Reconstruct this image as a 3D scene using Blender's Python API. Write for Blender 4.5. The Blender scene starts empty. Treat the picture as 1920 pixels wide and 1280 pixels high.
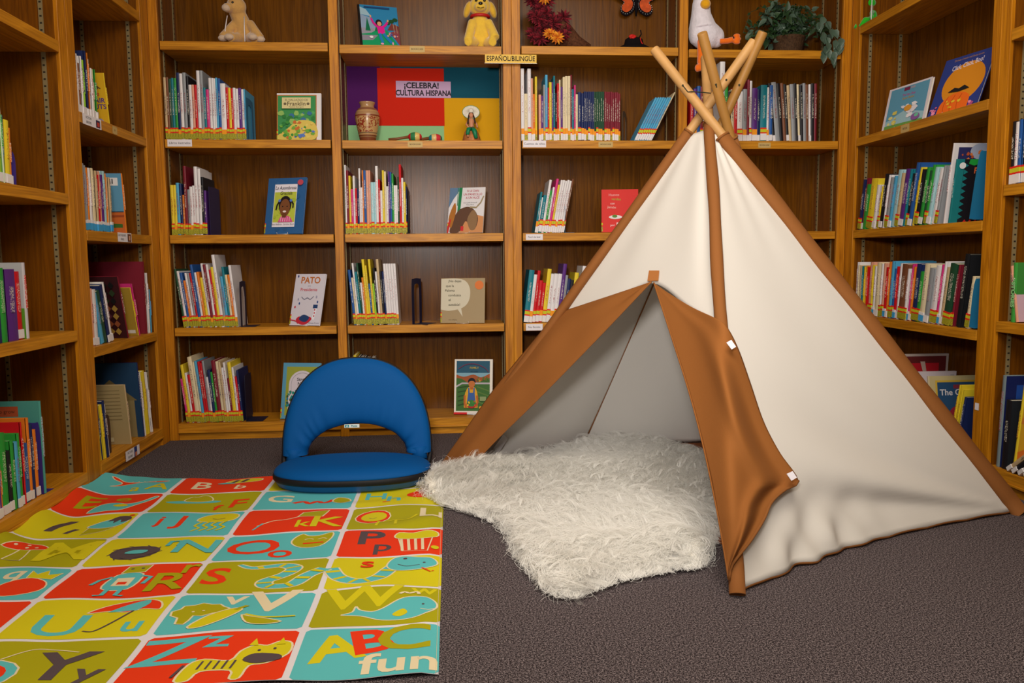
import bpy, bmesh, math, random
import numpy as np
from mathutils import Vector, Matrix, noise
S = bpy.context.scene
col = S.collection
random.seed(7)
V = Vector
# ---------------------------------------------------------------- camera
CAM = V((1.40292, -4.11334, 0.90641)); FPX = 1485.8
YAW, PITCH, ROLL = 0.07628, 0.10234, -0.008756
def _rot(x, y, z):
    c, s = math.cos(YAW), math.sin(YAW)
    return V((c*x + s*y, -s*x + c*y, z))
_r = _rot(1, 0, 0); _f = _rot(0, math.cos(PITCH), -math.sin(PITCH)); _u = _rot(0, math.sin(PITCH), math.cos(PITCH))
cr, sr = math.cos(ROLL), math.sin(ROLL)
_R = _r*cr + _u*sr; _U = _u*cr - _r*sr
cd = bpy.data.cameras.new('camera'); cam = bpy.data.objects.new('camera', cd); col.objects.link(cam)
cam.matrix_world = Matrix(((_R.x, _U.x, -_f.x, CAM.x), (_R.y, _U.y, -_f.y, CAM.y), (_R.z, _U.z, -_f.z, CAM.z), (0, 0, 0, 1)))
cd.sensor_width = 36; cd.lens = FPX/1920*36; cd.clip_start = .05; cd.clip_end = 50
S.camera = cam
S.view_settings.view_transform = 'Standard'; S.view_settings.look = 'None'
S.view_settings.exposure = 0.0; S.view_settings.gamma = 1; S.view_settings.use_curve_mapping = False
w = bpy.data.worlds.new('world'); S.world = w; w.use_nodes = True
w.node_tree.nodes['Background'].inputs[0].default_value = (1, .86, .70, 1)
w.node_tree.nodes['Background'].inputs[1].default_value = .012
def area(name, loc, target, size, power, colr, sy=None):
    l = bpy.data.lights.new(name, 'AREA'); l.energy = power; l.color = colr
    l.shape = 'RECTANGLE'; l.size = size; l.size_y = sy or size
    o = bpy.data.objects.new(name, l); col.objects.link(o); o.location = loc
    o.rotation_euler = (V(target)-V(loc)).to_track_quat('-Z', 'Y').to_euler(); return o
fl_ = bpy.data.lights.new('flash_light', 'SPOT'); fl_.energy = 248; fl_.color = (1, .96, .92); fl_.spot_size = math.radians(76); fl_.spot_blend = 1; fl_.shadow_soft_size = .14
fo_ = bpy.data.objects.new('flash_light', fl_); col.objects.link(fo_); fo_.location = (1.18, -4.22, 1.40)
fo_.rotation_euler = (V((1.95, -.4, 1.25))-V((1.18, -4.22, 1.40))).to_track_quat('-Z', 'Y').to_euler()
area('ceiling_light', (1.8, -2.8, 2.9), (1.8, -1.7, 0), 1.8, 67, (1, .90, .76), 1.2)
area('bounce_light', (1.6, -4.6, 2.55), (1.9, -1.0, 1.2), 1.6, 33, (1, .90, .78), 1.2)
def ray(px, py):
    a, b = px-960, py-640
    return _R*a + _U*(-b) + _f*FPX
def at(px, py, X=None, Y=None, Z=None):
    r = ray(px, py)
    k = (X-CAM.x)/r.x if X is not None else (Y-CAM.y)/r.y if Y is not None else (Z-CAM.z)/r.z
    return CAM + r*k
def on_plane(px, py, p0, n):
    r = ray(px, py); k = (p0-CAM).dot(n)/r.dot(n); return CAM + r*k
# ---------------------------------------------------------------- materials
def lin(c):
    if isinstance(c, str): c = tuple(int(c[i:i+2], 16)/255 for i in (0, 2, 4))
    return tuple((x/12.92 if x <= .04045 else ((x+.055)/1.055)**2.4) for x in c) + (1,)
_M = {}
def mat(name, c, rough=.6, spec=.4, bump=0, bscale=200, sheen=0, var=0, vscale=8, metal=0, coat=0, trans=0):
    if name in _M: return _M[name]
    m = bpy.data.materials.new(name); m.use_nodes = True; nt = m.node_tree; b = nt.nodes['Principled BSDF']
    b.inputs['Base Color'].default_value = lin(c); b.inputs['Roughness'].default_value = rough
    b.inputs['Specular IOR Level'].default_value = spec; b.inputs['Metallic'].default_value = metal
    b.inputs['Sheen Weight'].default_value = sheen; b.inputs['Coat Weight'].default_value = coat
    b.inputs['Coat Roughness'].default_value = .2
    tc = nt.nodes.new('ShaderNodeTexCoord')
    if var:
        n = nt.nodes.new('ShaderNodeTexNoise'); n.inputs['Scale'].default_value = vscale; n.inputs['Detail'].default_value = 3
        nt.links.new(tc.outputs['Object'], n.inputs['Vector'])
        h = nt.nodes.new('ShaderNodeHueSaturation'); h.inputs['Color'].default_value = lin(c)
        mr = nt.nodes.new('ShaderNodeMapRange'); mr.inputs['From Min'].default_value = .3; mr.inputs['From Max'].default_value = .7
        mr.inputs['To Min'].default_value = 1-var; mr.inputs['To Max'].default_value = 1+var
        nt.links.new(n.outputs['Fac'], mr.inputs['Value']); nt.links.new(mr.outputs[0], h.inputs['Value'])
        nt.links.new(h.outputs[0], b.inputs['Base Color'])
    if bump:
        n = nt.nodes.new('ShaderNodeTexNoise'); n.inputs['Scale'].default_value = bscale; n.inputs['Detail'].default_value = 2
        nt.links.new(tc.outputs['Object'], n.inputs['Vector'])
        bp = nt.nodes.new('ShaderNodeBump'); bp.inputs['Strength'].default_value = bump; bp.inputs['Distance'].default_value = .004
        nt.links.new(n.outputs['Fac'], bp.inputs['Height']); nt.links.new(bp.outputs[0], b.inputs['Normal'])
    if trans:
        t = nt.nodes.new('ShaderNodeBsdfTranslucent'); t.inputs[0].default_value = lin(c)
        mx = nt.nodes.new('ShaderNodeMixShader'); mx.inputs[0].default_value = trans
        out = nt.nodes['Material Output']
        nt.links.new(b.outputs[0], mx.inputs[1]); nt.links.new(t.outputs[0], mx.inputs[2]); nt.links.new(mx.outputs[0], out.inputs[0])
    _M[name] = m; return m
def wood(name, dark, light, axis, rough=.42, spec=.3):
    m = bpy.data.materials.new(name); m.use_nodes = True; nt = m.node_tree; b = nt.nodes['Principled BSDF']
    N = nt.nodes.new; L = nt.links.new
    tc = N('ShaderNodeTexCoord'); mp = N('ShaderNodeMapping'); sc = [9, 9, 9]; sc[axis] = .55
    mp.inputs['Scale'].default_value = sc; L(tc.outputs['Object'], mp.inputs[0])
    n1 = N('ShaderNodeTexNoise'); n1.inputs['Scale'].default_value = 2.2; n1.inputs['Detail'].default_value = 4; n1.inputs['Distortion'].default_value = 1.2
    L(mp.outputs[0], n1.inputs['Vector'])
    wv = N('ShaderNodeMath'); wv.operation = 'MULTIPLY'; wv.inputs[1].default_value = 9; L(n1.outputs['Fac'], wv.inputs[0])
    fr = N('ShaderNodeMath'); fr.operation = 'PINGPONG'; fr.inputs[1].default_value = 1; L(wv.outputs[0], fr.inputs[0])
    mp2 = N('ShaderNodeMapping'); s2 = [150, 150, 150]; s2[axis] = 4; mp2.inputs['Scale'].default_value = s2; L(tc.outputs['Object'], mp2.inputs[0])
    n2 = N('ShaderNodeTexNoise'); n2.inputs['Scale'].default_value = 1; n2.inputs['Detail'].default_value = 2; L(mp2.outputs[0], n2.inputs['Vector'])
    mx = N('ShaderNodeMath'); mx.operation = 'MULTIPLY_ADD'; mx.inputs[1].default_value = .30; L(fr.outputs[0], mx.inputs[0])
    m2 = N('ShaderNodeMath'); m2.operation = 'MULTIPLY'; m2.inputs[1].default_value = .6; L(n2.outputs['Fac'], m2.inputs[0]); L(m2.outputs[0], mx.inputs[2])
    rp = N('ShaderNodeValToRGB'); rp.color_ramp.elements[0].color = lin(dark); rp.color_ramp.elements[1].color = lin(light)
    rp.color_ramp.elements[0].position = .10; rp.color_ramp.elements[1].position = .66
    L(mx.outputs[0], rp.inputs[0]); L(rp.outputs[0], b.inputs['Base Color'])
    b.inputs['Roughness'].default_value = rough; b.inputs['Specular IOR Level'].default_value = spec
    bp = N('ShaderNodeBump'); bp.inputs['Strength'].default_value = .12; bp.inputs['Distance'].default_value = .002
    L(n2.outputs['Fac'], bp.inputs['Height']); L(bp.outputs[0], b.inputs['Normal'])
    _M[name] = m; return m
W_Z = wood('oak_upright', '8E5005', 'CF8614', 2)
W_X = wood('oak_shelf', '92580A', 'D28E20', 0)
W_Y = wood('oak_shelf_side', 'A2600F', 'D08A24', 1)
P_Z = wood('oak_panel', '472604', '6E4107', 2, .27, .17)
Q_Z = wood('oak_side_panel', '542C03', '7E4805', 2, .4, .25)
C = {'w': 'E6E2E4', 'c': 'E3D3AE', 'b': '2458A0', 'n': '1C2A5C', 't': '157A8A', 's': '4FA6D0', 'r': 'CC1420', 'm': '7C1A2C', 'p': 'D43380', 'u': '5A2A80',
     'g': '2E9A3A', 'd': '1F4A32', 'l': '9BD13A', 'y': 'E6CC30', 'o': 'E37D22', 'a': 'C9AF86', 'k': '1B1A20', 'e': '93979C', 'x': '7A4A30', 'v': 'E0A084', 'q': 'A8D4DC'}
CN = {'w': 'white', 'c': 'cream', 'b': 'blue', 'n': 'navy', 't': 'teal', 's': 'sky blue', 'r': 'red', 'm': 'maroon', 'p': 'pink', 'u': 'purple', 'g': 'green',
      'd': 'dark green', 'l': 'lime', 'y': 'yellow', 'o': 'orange', 'a': 'tan', 'k': 'black', 'e': 'grey', 'x': 'brown', 'v': 'peach', 'q': 'pale blue'}
def cm(k): return mat('cover_' + CN[k].replace(' ', '_'), C[k], .5, .3)
def hm(h, rough=.65, **kw): return mat('paint_' + h, h, max(rough, .5) if rough != .25 else rough, .25, **kw)
PAGE = mat('paper_pages', 'E8DFC8', .8, .2)
def title_mat(k):
    nm = 'spine_lettering_' + k
    if nm in _M: return _M[nm]
    dark = k in 'bntrmpugdkxuo'
    m = bpy.data.materials.new(nm); m.use_nodes = True; nt = m.node_tree; b = nt.nodes['Principled BSDF']; N = nt.nodes.new; L = nt.links.new
    tc = N('ShaderNodeTexCoord'); mp = N('ShaderNodeMapping'); mp.inputs['Scale'].default_value = (260, 260, 210); L(tc.outputs['Object'], mp.inputs[0])
    n = N('ShaderNodeTexNoise'); n.inputs['Scale'].default_value = 1.6; n.inputs['Detail'].default_value = 1; L(mp.outputs[0], n.inputs['Vector'])
    rp = N('ShaderNodeValToRGB'); rp.color_ramp.elements[0].position = .52; rp.color_ramp.elements[1].position = .62
    rp.color_ramp.elements[0].color = lin(C[k]); rp.color_ramp.elements[1].color = lin('E8E2D0' if dark else random.choice(['3A2A50', '9A2030', '3A4A70', '5A5048']))
    L(n.outputs['Fac'], rp.inputs[0]); L(rp.outputs[0], b.inputs['Base Color']); b.inputs['Roughness'].default_value = .35
    _M[nm] = m; return m
# ---------------------------------------------------------------- object helpers
def tag(o, label=None, cat=None, group=None, kind=None):
    if label: o['label'] = label
    if cat: o['category'] = cat
    if group: o['group'] = group
    if kind: o['kind'] = kind
    return o
def empty(name, loc=(0, 0, 0), label=None, cat=None, group=None, kind=None, M4=None):
    o = bpy.data.objects.new(name, None); col.objects.link(o); o.empty_display_size = .05
    if M4 is not None: o.matrix_world = M4
    else: o.location = loc
    o['_m'] = 0; del o['_m']
    return tag(o, label, cat, group, kind)
class MB:
    def __init__(s): s.v = []; s.f = []; s.m = []; s.mi = 0
    def add(s, vs, fs, mi=None):
        n = len(s.v); s.v += [tuple(p) for p in vs]; s.f += [tuple(i+n for i in f) for f in fs]; s.m += [s.mi if mi is None else mi]*len(fs); return s
    def box(s, a, b, M=None, mi=None):
        x0, y0, z0 = a; x1, y1, z1 = b
        vs = [V(p) for p in ((x0, y0, z0), (x1, y0, z0), (x1, y1, z0), (x0, y1, z0), (x0, y0, z1), (x1, y0, z1), (x1, y1, z1), (x0, y1, z1))]
        if M is not None: vs = [M @ p for p in vs]
        return s.add(vs, [(0, 3, 2, 1), (4, 5, 6, 7), (0, 1, 5, 4), (1, 2, 6, 5), (2, 3, 7, 6), (3, 0, 4, 7)], mi)
    def tube(s, pts, r, n=10, mi=None, cap=True, flat=None):
        pts = [V(p) for p in pts]; rs = r if isinstance(r, (list, tuple)) else [r]*len(pts)
        vs = []; fs = []; up = None
        for i, p in enumerate(pts):
            t = (pts[min(i+1, len(pts)-1)]-pts[max(i-1, 0)]).normalized()
            if up is None: up = t.orthogonal().normalized() if flat is None else V(flat)
            sd = t.cross(up).normalized(); up2 = sd.cross(t).normalized()
            if flat is None: up = up2
            for k in range(n):
                a = 2*math.pi*k/n; vs.append(p + (sd*math.cos(a) + up2*math.sin(a)*(1 if flat is None else .5))*rs[i])
        for i in range(len(pts)-1):
            for k in range(n): fs.append((i*n+k, i*n+(k+1) % n, (i+1)*n+(k+1) % n, (i+1)*n+k))
        if cap: fs += [tuple(range(n))[::-1], tuple((len(pts)-1)*n+k for k in range(n))]
        return s.add(vs, fs, mi)
    def lathe(s, prof, n=32, o=(0, 0, 0), mi=None, M=None):
        vs = []; fs = []
        for r, z in prof:
            for k in range(n):
                a = 2*math.pi*k/n; p = V((o[0]+r*math.cos(a), o[1]+r*math.sin(a), o[2]+z)); vs.append(M @ p if M is not None else p)
        for i in range(len(prof)-1):
            for k in range(n): fs.append((i*n+k, i*n+(k+1) % n, (i+1)*n+(k+1) % n, (i+1)*n+k))
        fs += [tuple(range(n))[::-1], tuple((len(prof)-1)*n+k for k in range(n))]
        return s.add(vs, fs, mi)
    def ell(s, c, r, n=16, m=10, rot=None, mi=None):
        if not isinstance(r, (tuple, list)): r = (r, r, r)
        E = rot if rot is not None else Matrix.Identity(3); vs = [V(c)+E @ V((0, 0, -r[2]))]; fs = []
        for i in range(1, m):
            b = -math.pi/2+math.pi*i/m
            for k in range(n):
                a = 2*math.pi*k/n; vs.append(V(c)+E @ V((r[0]*math.cos(b)*math.cos(a), r[1]*math.cos(b)*math.sin(a), r[2]*math.sin(b))))
        vs.append(V(c)+E @ V((0, 0, r[2])))
        for k in range(n): fs.append((0, 1+(k+1) % n, 1+k))
        for i in range(m-2):
            for k in range(n): fs.append((1+i*n+k, 1+i*n+(k+1) % n, 1+(i+1)*n+(k+1) % n, 1+(i+1)*n+k))
        e = len(vs)-1
        for k in range(n): fs.append((1+(m-2)*n+k, 1+(m-2)*n+(k+1) % n, e))
        return s.add(vs, fs, mi)
    def build(s, name, mats, parent=None, smooth=False, bevel=0, M=None, label=None, solid=0, auto=None):
        me = bpy.data.meshes.new(name); vs = s.v
        me.from_pydata(vs, [], s.f)
        for m in (mats if isinstance(mats, (list, tuple)) else [mats]): me.materials.append(m)
        me.polygons.foreach_set('material_index', s.m)
        if smooth: me.polygons.foreach_set('use_smooth', [True]*len(s.f))
        me.update()
        o = bpy.data.objects.new(name, me); col.objects.link(o)
        if auto: me.set_sharp_from_angle(angle=math.radians(auto))
        if parent: o.parent = parent
        if M is not None: o.matrix_local = M
        if solid:
            d = o.modifiers.new('solid', 'SOLIDIFY'); d.thickness = solid; d.offset = 0
        if bevel:
            d = o.modifiers.new('bevel', 'BEVEL'); d.width = bevel; d.segments = 2; d.limit_method = 'ANGLE'
        if label: o['label'] = label
        return o
_tc = {}
def text2d(txt, size=1, bold=0, shear=0):
    k = (txt, size, bold, shear)
    if k in _tc: return _tc[k]
    c = bpy.data.curves.new('t', 'FONT'); c.body = txt; c.size = size; c.align_x = 'CENTER'; c.align_y = 'CENTER'; c.fill_mode = 'FRONT'; c.resolution_u = 3
    c.offset = bold*size; c.shear = shear
    o = bpy.data.objects.new('t', c); col.objects.link(o)
    dg = bpy.context.evaluated_depsgraph_get(); me = o.evaluated_get(dg).to_mesh()
    r = ([(v.co.x, v.co.y) for v in me.vertices], [tuple(p.vertices) for p in me.polygons])
    o.evaluated_get(dg).to_mesh_clear(); bpy.data.objects.remove(o); bpy.data.curves.remove(c)
    _tc[k] = r; return r
class Art:
    """flat printed shapes, built up in thin layers of paint"""
    def __init__(s, step=.00025): s.mb = MB(); s.mats = []; s.z = step; s.step = step; s.polys = []
    def _m(s, c):
        m = c if not isinstance(c, str) else hm(c)
        if m not in s.mats: s.mats.append(m)
        return s.mats.index(m)
    def put(s, pts, fs, c, rot=0, o=(0, 0), sx=1):
        ca, sa = math.cos(rot), math.sin(rot); i = s._m(c)
        vs = [(o[0]+ca*x*sx-sa*y, o[1]+sa*x*sx+ca*y, s.z) for x, y in pts]
        s.mb.add(vs, fs, i); s.z += s.step; return s
    def poly(s, pts, c):
        a = sum(pts[i][0]*pts[(i+1) % len(pts)][1]-pts[(i+1) % len(pts)][0]*pts[i][1] for i in range(len(pts)))
        if a < 0: pts = pts[::-1]
        return s.put(pts, [tuple(range(len(pts)))], c)
    def rect(s, x0, y0, x1, y1, c): return s.poly([(x0, y0), (x1, y0), (x1, y1), (x0, y1)], c)
    def ell(s, x, y, rx, ry, c, n=20, rot=0, a0=0, a1=2*math.pi):
        full = a1-a0 > 6.28; N = n if full else n+1
        p = []
        for k in range(N):
            a = a0+(a1-a0)*k/n; u, v = rx*math.cos(a), ry*math.sin(a); p.append((x+u*math.cos(rot)-v*math.sin(rot), y+u*math.sin(rot)+v*math.cos(rot)))
        return s.poly(p, c)
    def line(s, pts, wd, c, closed=False):
        n = len(pts); L_ = []; R_ = []; ws = wd if isinstance(wd, (list, tuple)) else [wd]*n
        for i in range(n):
            p0 = pts[(i-1) % n] if closed or i > 0 else pts[i]; p1 = pts[(i+1) % n] if closed or i < n-1 else pts[i]
            dx, dy = p1[0]-p0[0], p1[1]-p0[1]; l = math.hypot(dx, dy) or 1; nx, ny = -dy/l*ws[i]/2, dx/l*ws[i]/2
            L_.append((pts[i][0]+nx, pts[i][1]+ny)); R_.append((pts[i][0]-nx, pts[i][1]-ny))
        fs = [(i, i+n, (i+1) % n+n, (i+1) % n) for i in range(n if closed else n-1)]
        return s.put(L_+R_, fs, c)
    def text(s, txt, x, y, size, c, rot=0, bold=0, sx=1, shear=0):
        v, f = text2d(txt, size, bold, shear)
        return s.put(v, f, c, rot, (x, y), sx)
    def build(s, name, parent=None, M=None, label=None): return s.mb.build(name, s.mats, parent, M=M, label=label)
def spl(pts, n=6, closed=False):
    out = []; N = len(pts)
    for i in range(N if closed else N-1):
        p = [V((*pts[(i+k) % N if closed else min(max(i+k, 0), N-1)], 0))[:2] for k in (-1, 0, 1, 2)]
        for j in range(n):
            t = j/n
            out.append(tuple(.5*((2*p[1][a])+(-p[0][a]+p[2][a])*t+(2*p[0][a]-5*p[1][a]+4*p[2][a]-p[3][a])*t*t+(-p[0][a]+3*p[1][a]-3*p[2][a]+p[3][a])*t**3) for a in (0, 1)))
    if not closed: out.append(tuple(pts[-1]))
    return out
def basis(o, ex, ey):
    ex = V(ex).normalized(); ey = V(ey).normalized(); ez = ex.cross(ey)
    return Matrix(((ex.x, ey.x, ez.x, o[0]), (ex.y, ey.y, ez.y, o[1]), (ex.z, ey.z, ez.z, o[2]), (0, 0, 0, 1)))
ORD = 'first second third fourth fifth sixth seventh eighth ninth tenth eleventh twelfth thirteenth fourteenth fifteenth sixteenth seventeenth eighteenth nineteenth twentieth twenty-first twenty-second twenty-third twenty-fourth twenty-fifth twenty-sixth twenty-seventh twenty-eighth twenty-ninth thirtieth thirty-first thirty-second thirty-third thirty-fourth thirty-fifth thirty-sixth thirty-seventh thirty-eighth thirty-ninth fortieth forty-first forty-second forty-third forty-fourth forty-fifth'.split()
# ---------------------------------------------------------------- the room
W_, T_ = .82, .0439
def struct(o): o['kind'] = 'structure'; return o
def carpet_mat():
    m = bpy.data.materials.new('carpet'); m.use_nodes = True; nt = m.node_tree; b = nt.nodes['Principled BSDF']; N = nt.nodes.new; L = nt.links.new
    tc = N('ShaderNodeTexCoord')
    n = N('ShaderNodeTexNoise'); n.inputs['Scale'].default_value = 380; n.inputs['Detail'].default_value = 1; L(tc.outputs['Object'], n.inputs['Vector'])
    n3 = N('ShaderNodeTexNoise'); n3.inputs['Scale'].default_value = 190; n3.inputs['Detail'].default_value = 3; L(tc.outputs['Object'], n3.inputs['Vector'])
    ad = N('ShaderNodeMath'); ad.operation = 'MULTIPLY_ADD'; ad.inputs[1].default_value = .5; L(n3.outputs['Fac'], ad.inputs[0])
    hf = N('ShaderNodeMath'); hf.operation = 'MULTIPLY'; hf.inputs[1].default_value = .5; L(n.outputs['Fac'], hf.inputs[0]); L(hf.outputs[0], ad.inputs[2])
    rp = N('ShaderNodeValToRGB'); e = rp.color_ramp.elements; e[0].position = .40; e[0].color = lin('1E1A1C'); e[1].position = .62; e[1].color = lin('8A7E80')
    x = rp.color_ramp.elements.new(.5); x.color = lin('4A4144')
    L(ad.outputs[0], rp.inputs[0]); L(rp.outputs[0], b.inputs['Base Color']); b.inputs['Roughness'].default_value = .95; b.inputs['Specular IOR Level'].default_value = .1
    bp = N('ShaderNodeBump'); bp.inputs['Strength'].default_value = .35; bp.inputs['Distance'].default_value = .003; L(ad.outputs[0], bp.inputs['Height']); L(bp.outputs[0], b.inputs['Normal'])
    return m
struct(MB().box((-1.2, -6, -.1), (4.8, .8, 0)).build('floor', carpet_mat()))
wallm = mat('painted_wall', 'CFC4B0', .8, .2)
struct(MB().box((-1.3, -6, 3.05), (4.9, .44, 3.15)).build('ceiling', mat('ceiling_white', 'C8C4BC', .9, .1)))
struct(MB().box((-1.3, .32, 0), (4.9, .44, 3.05)).build('wall_back', wallm))
struct(MB().box((-.52, -6, 0), (-.40, .32, 3.05)).build('wall_left', wallm))
struct(MB().box((3.86, -6, 0), (3.98, .32, 3.05)).build('wall_right', wallm))
steel = mat('shelf_standard_steel', '857552', .6, .25)
slotm = mat('slot_dark', '241D12', .8)
brass = mat('brass_plate', 'C4A668', .55, .3)
paperw = mat('label_paper', 'E9E4EA', .7, .2)
ink = mat('ink', '222028', .7, .1)
def plate_tag(parent, M, wd, ht, txt, kind):
    a = Art(.0004)
    if kind == 'brass':
        a.poly(spl([(-wd/2, -ht*.3), (-wd*.42, -ht/2), (wd*.42, -ht/2), (wd/2, -ht*.3), (wd/2, ht*.3), (wd*.42, ht/2), (-wd*.42, ht/2), (-wd/2, ht*.3)], 3, True), brass)
        a.text(txt, 0, 0, ht*.38, ink)
        n = 'brass_shelf_plate'
    else:
        a.rect(-wd/2, -ht/2, wd/2, ht/2, paperw); a.text(txt, 0, 0, ht*.45, ink); n = 'shelf_label'
    return a.build(n, parent, M=M)
def bookcase(name, label, M4, runs, shelves, depth, wm, sm, top=2.42, group='oak library bookcases lining the nook'):
    """local frame: x along the front, y into the case, z up.  runs = list of (x0,x1) uprights; shelves = per bay list of heights"""
    root = empty(name, label=label, cat='bookcase', group=group, M4=M4)
    parts = {}
    for x0, x1 in runs:
        MB().box((x0, 0, 0), (x1, depth, top)).build('upright', wm, root, bevel=.0015)
    x0, x1 = runs[0][0], runs[-1][1]
    MB().box((x0, depth-.008, .05), (x1, depth, top)).build('back_panel', P_Z, root)
    MB().box((x0, .002, 2.36), (x1, depth-.01, top)).build('top_panel', sm, root)
    for i in range(len(runs)-1):
        a, b = runs[i][1], runs[i+1][0]
        MB().box((a, .012, 0), (b, .03, .040)).build('toe_kick', sm, root)
        MB().box((a, -.006, .038), (b, .006, .047)).build('base_molding', sm, root, bevel=.0015)
        MB().box((a, -.001, .0436), (b, depth-.008, .0866)).build('base_shelf', sm, root, bevel=.0015)
        for j, z in enumerate(shelves[i]):
            parts[(i, j)] = MB().box((a+.0065, 0, z-.041), (b-.0065, depth-.01, z)).build('shelf', sm, root, bevel=.0015)
        for xx, sg in ((a, 1), (b, -1)):
            lo, hi = sorted((xx, xx+sg*.0018)); MB().box((lo, .014, .0868), (hi, depth-.009, 2.359)).build('side_panel', Q_Z, root)
            for yy in (.05, depth-.06):
                lo, hi = sorted((xx+sg*.0018, xx+sg*.0055))
                mb = MB(); mb.box((lo, yy, .0866), (hi, yy+.016, 2.35), mi=0)
                z = .12
                while z < 2.3:
                    l2, h2 = sorted((xx+sg*.005, xx+sg*.0062)); mb.box((l2, yy+.004, z), (h2, yy+.012, z+.006), mi=1); z += .0254
                mb.build('shelf_standard', [steel, slotm], root)
    return root, parts
bkM = Matrix.Identity(4)
S0 = -.0439
x1, x2a, x2b, x3, x4 = W_, 2*W_+T_, 2*W_+2*T_, 3*W_+3*T_, 4*W_+4*T_-T_+T_
x4 = 4*W_+3*T_+T_
zA, zB, zC, zD, zE = 1.9845, 1.5142, 1.0449, .5781, .0866
SX = [0, W_, W_+T_, 2*W_+T_, 2*W_+3*T_, 3*W_+3*T_, 3*W_+4*T_, 4*W_+4*T_]
bc1, sh1 = bookcase('bookcase', 'oak bookcase on the back wall, left half, behind the blue floor chair', bkM, [(S0, 0), (SX[1], SX[2]), (SX[3], SX[3]+T_-.0005)],
                    [[zA, zB, zC, zD], [zA-.008, zB-.002, zC, zD]], .28, W_Z, W_X)
bc2, sh2 = bookcase('bookcase', 'oak bookcase on the back wall, right half, behind the teepee', bkM, [(SX[4]-T_+.0005, SX[4]), (SX[5], SX[6]), (SX[7], SX[7]+.048)],
                    [[zA-.003, zB, zC, zD], [zA-.010, zB, zC, zD]], .28, W_Z, W_X)
XL, XR = -.0439, 3.504
LM = basis((XL, 0, 0), (0, 1, 0), (-1, 0, 0)); LM = Matrix(((0, -1, 0, XL), (1, 0, 0, 0), (0, 0, 1, 0), (0, 0, 0, 1)))   # x->+Y, y->-X
RM = Matrix(((0, 1, 0, XR), (-1, 0, 0, 0), (0, 0, 1, 0), (0, 0, 0, 1)))                                                # x->-Y, y->+X
lc1, sl1 = bookcase('bookcase', 'oak bookcase on the left side, nearest the back corner', LM, [(-.8635, -.80), (-.10, -.001)], [[2.085, 1.504, 1.04, .569]], .32, W_Z, W_X)
lc2, sl2 = bookcase('bookcase', 'oak bookcase at the left edge of the photo, beside the alphabet mat', LM, [(-1.89, -1.83), (-.927, -.8645)], [[1.735, 1.172, .650]], .32, W_Z, W_X)
rc1, sr1 = bookcase('bookcase', 'oak bookcase on the right side, nearest the back corner', RM, [(.001, .079), (1.102, 1.152)], [[2.078, 1.515, 1.046, .609]], .27, W_Z, W_X)
rc2, sr2 = bookcase('bookcase', 'oak bookcase at the right edge of the photo, beyond the teepee foot', RM, [(1.153, 1.203), (2.16, 2.21)], [[1.745, 1.173, .655]], .27, W_Z, W_X)
FR = lambda x, z, y=-.0008: basis((x, y, z), (1, 0, 0), (0, 0, 1))
plate_tag(sh1[(0, 1)], FR(.078, zB-.018), .118, .034, 'Libros ilustrados', 'p')
plate_tag(sh1[(1, 0)], FR(1.255, zA-.026), .074, .030, 'BOOKCASE', 'brass')
plate_tag(sh1[(1, 1)], FR(1.235, zB-.022), .074, .028, 'BOOKCASE', 'brass')
plate_tag(sh2[(0, 1)], FR(1.842, zB-.018), .118, .034, 'Cuentos de niños', 'p')
plate_tag(sh2[(0, 1)], FR(2.21, zB-.020), .074, .028, 'BOOKCASE', 'brass')
plate_tag(sh2[(1, 1)], FR(3.05, zB-.022), .066, .026, 'BOOKCASE', 'brass')
plate_tag(sh2[(0, 2)], FR(1.838, zC-.021), .088, .030, 'Fácil de leer', 'p')
plate_tag(sh2[(0, 3)], FR(1.835, zD-.022), .088, .034, 'No ficción', 'p')
def FL(y, z): return Matrix(((0, 0, 1, XL+.001), (1, 0, 0, y), (0, 1, 0, z), (0, 0, 0, 1)))
def FRt(y, z): return Matrix(((0, 0, -1, XR-.001), (-1, 0, 0, y), (0, 1, 0, z), (0, 0, 0, 1)))
LI, RI = LM.inverted(), RM.inverted()
def photo_tag(par, M, wd, ht, t1, t2, art):
    a = Art(.0004); a.rect(-wd/2, -ht/2, wd/2, ht/2, paperw)
    a.text(t1, -wd*.18, ht*.2, ht*.32, ink); a.text(t2, -wd*.18, -ht*.22, ht*.32, ink)
    for x0, x1_, y0, y1, c in art: a.rect(x0*wd, y0*ht, x1_*wd, y1*ht, c)
    return a.build('shelf_label', par, M=M)
photo_tag(sl1[(0, 1)], LI @ FL(-.69, 1.482), .17, .042, 'FICTION', 'BOOKS', [(.2, .42, -.4, .3, '3A2A4A'), (.25, .38, -.3, .1, 'C04030')])
photo_tag(sl1[(0, 2)], LI @ FL(-.43, 1.022), .15, .04, 'EASY READERS', 'FACIL', [(.2, .45, -.45, .4, '6A4030'), (.28, .38, -.3, .2, 'D8A080')])
photo_tag(lc1, LI @ FL(-.50, .060)@Matrix.Translation((0, 0, .008)), .155, .045, 'PICTURE', 'BOOKS', [(.1, .3, -.5, .5, '2A3A7A'), (.15, .28, -.5, -.05, 'D08060')])
plate_tag(sl1[(0, 1)], LI @ FL(-.47, 1.482), .05, .032, 'N', 'brass')
plate_tag(sr1[(0, 1)], RI @ FRt(-.53, 1.494), .07, .034, 'BOOK', 'brass')
a = Art(.0005); a.rect(-.012, -.014, .012, .014, paperw)
a.build('tape_scrap', rc1, M=RI @ FRt(-1.125, .305), label='scrap of white tape on the upright')
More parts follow.
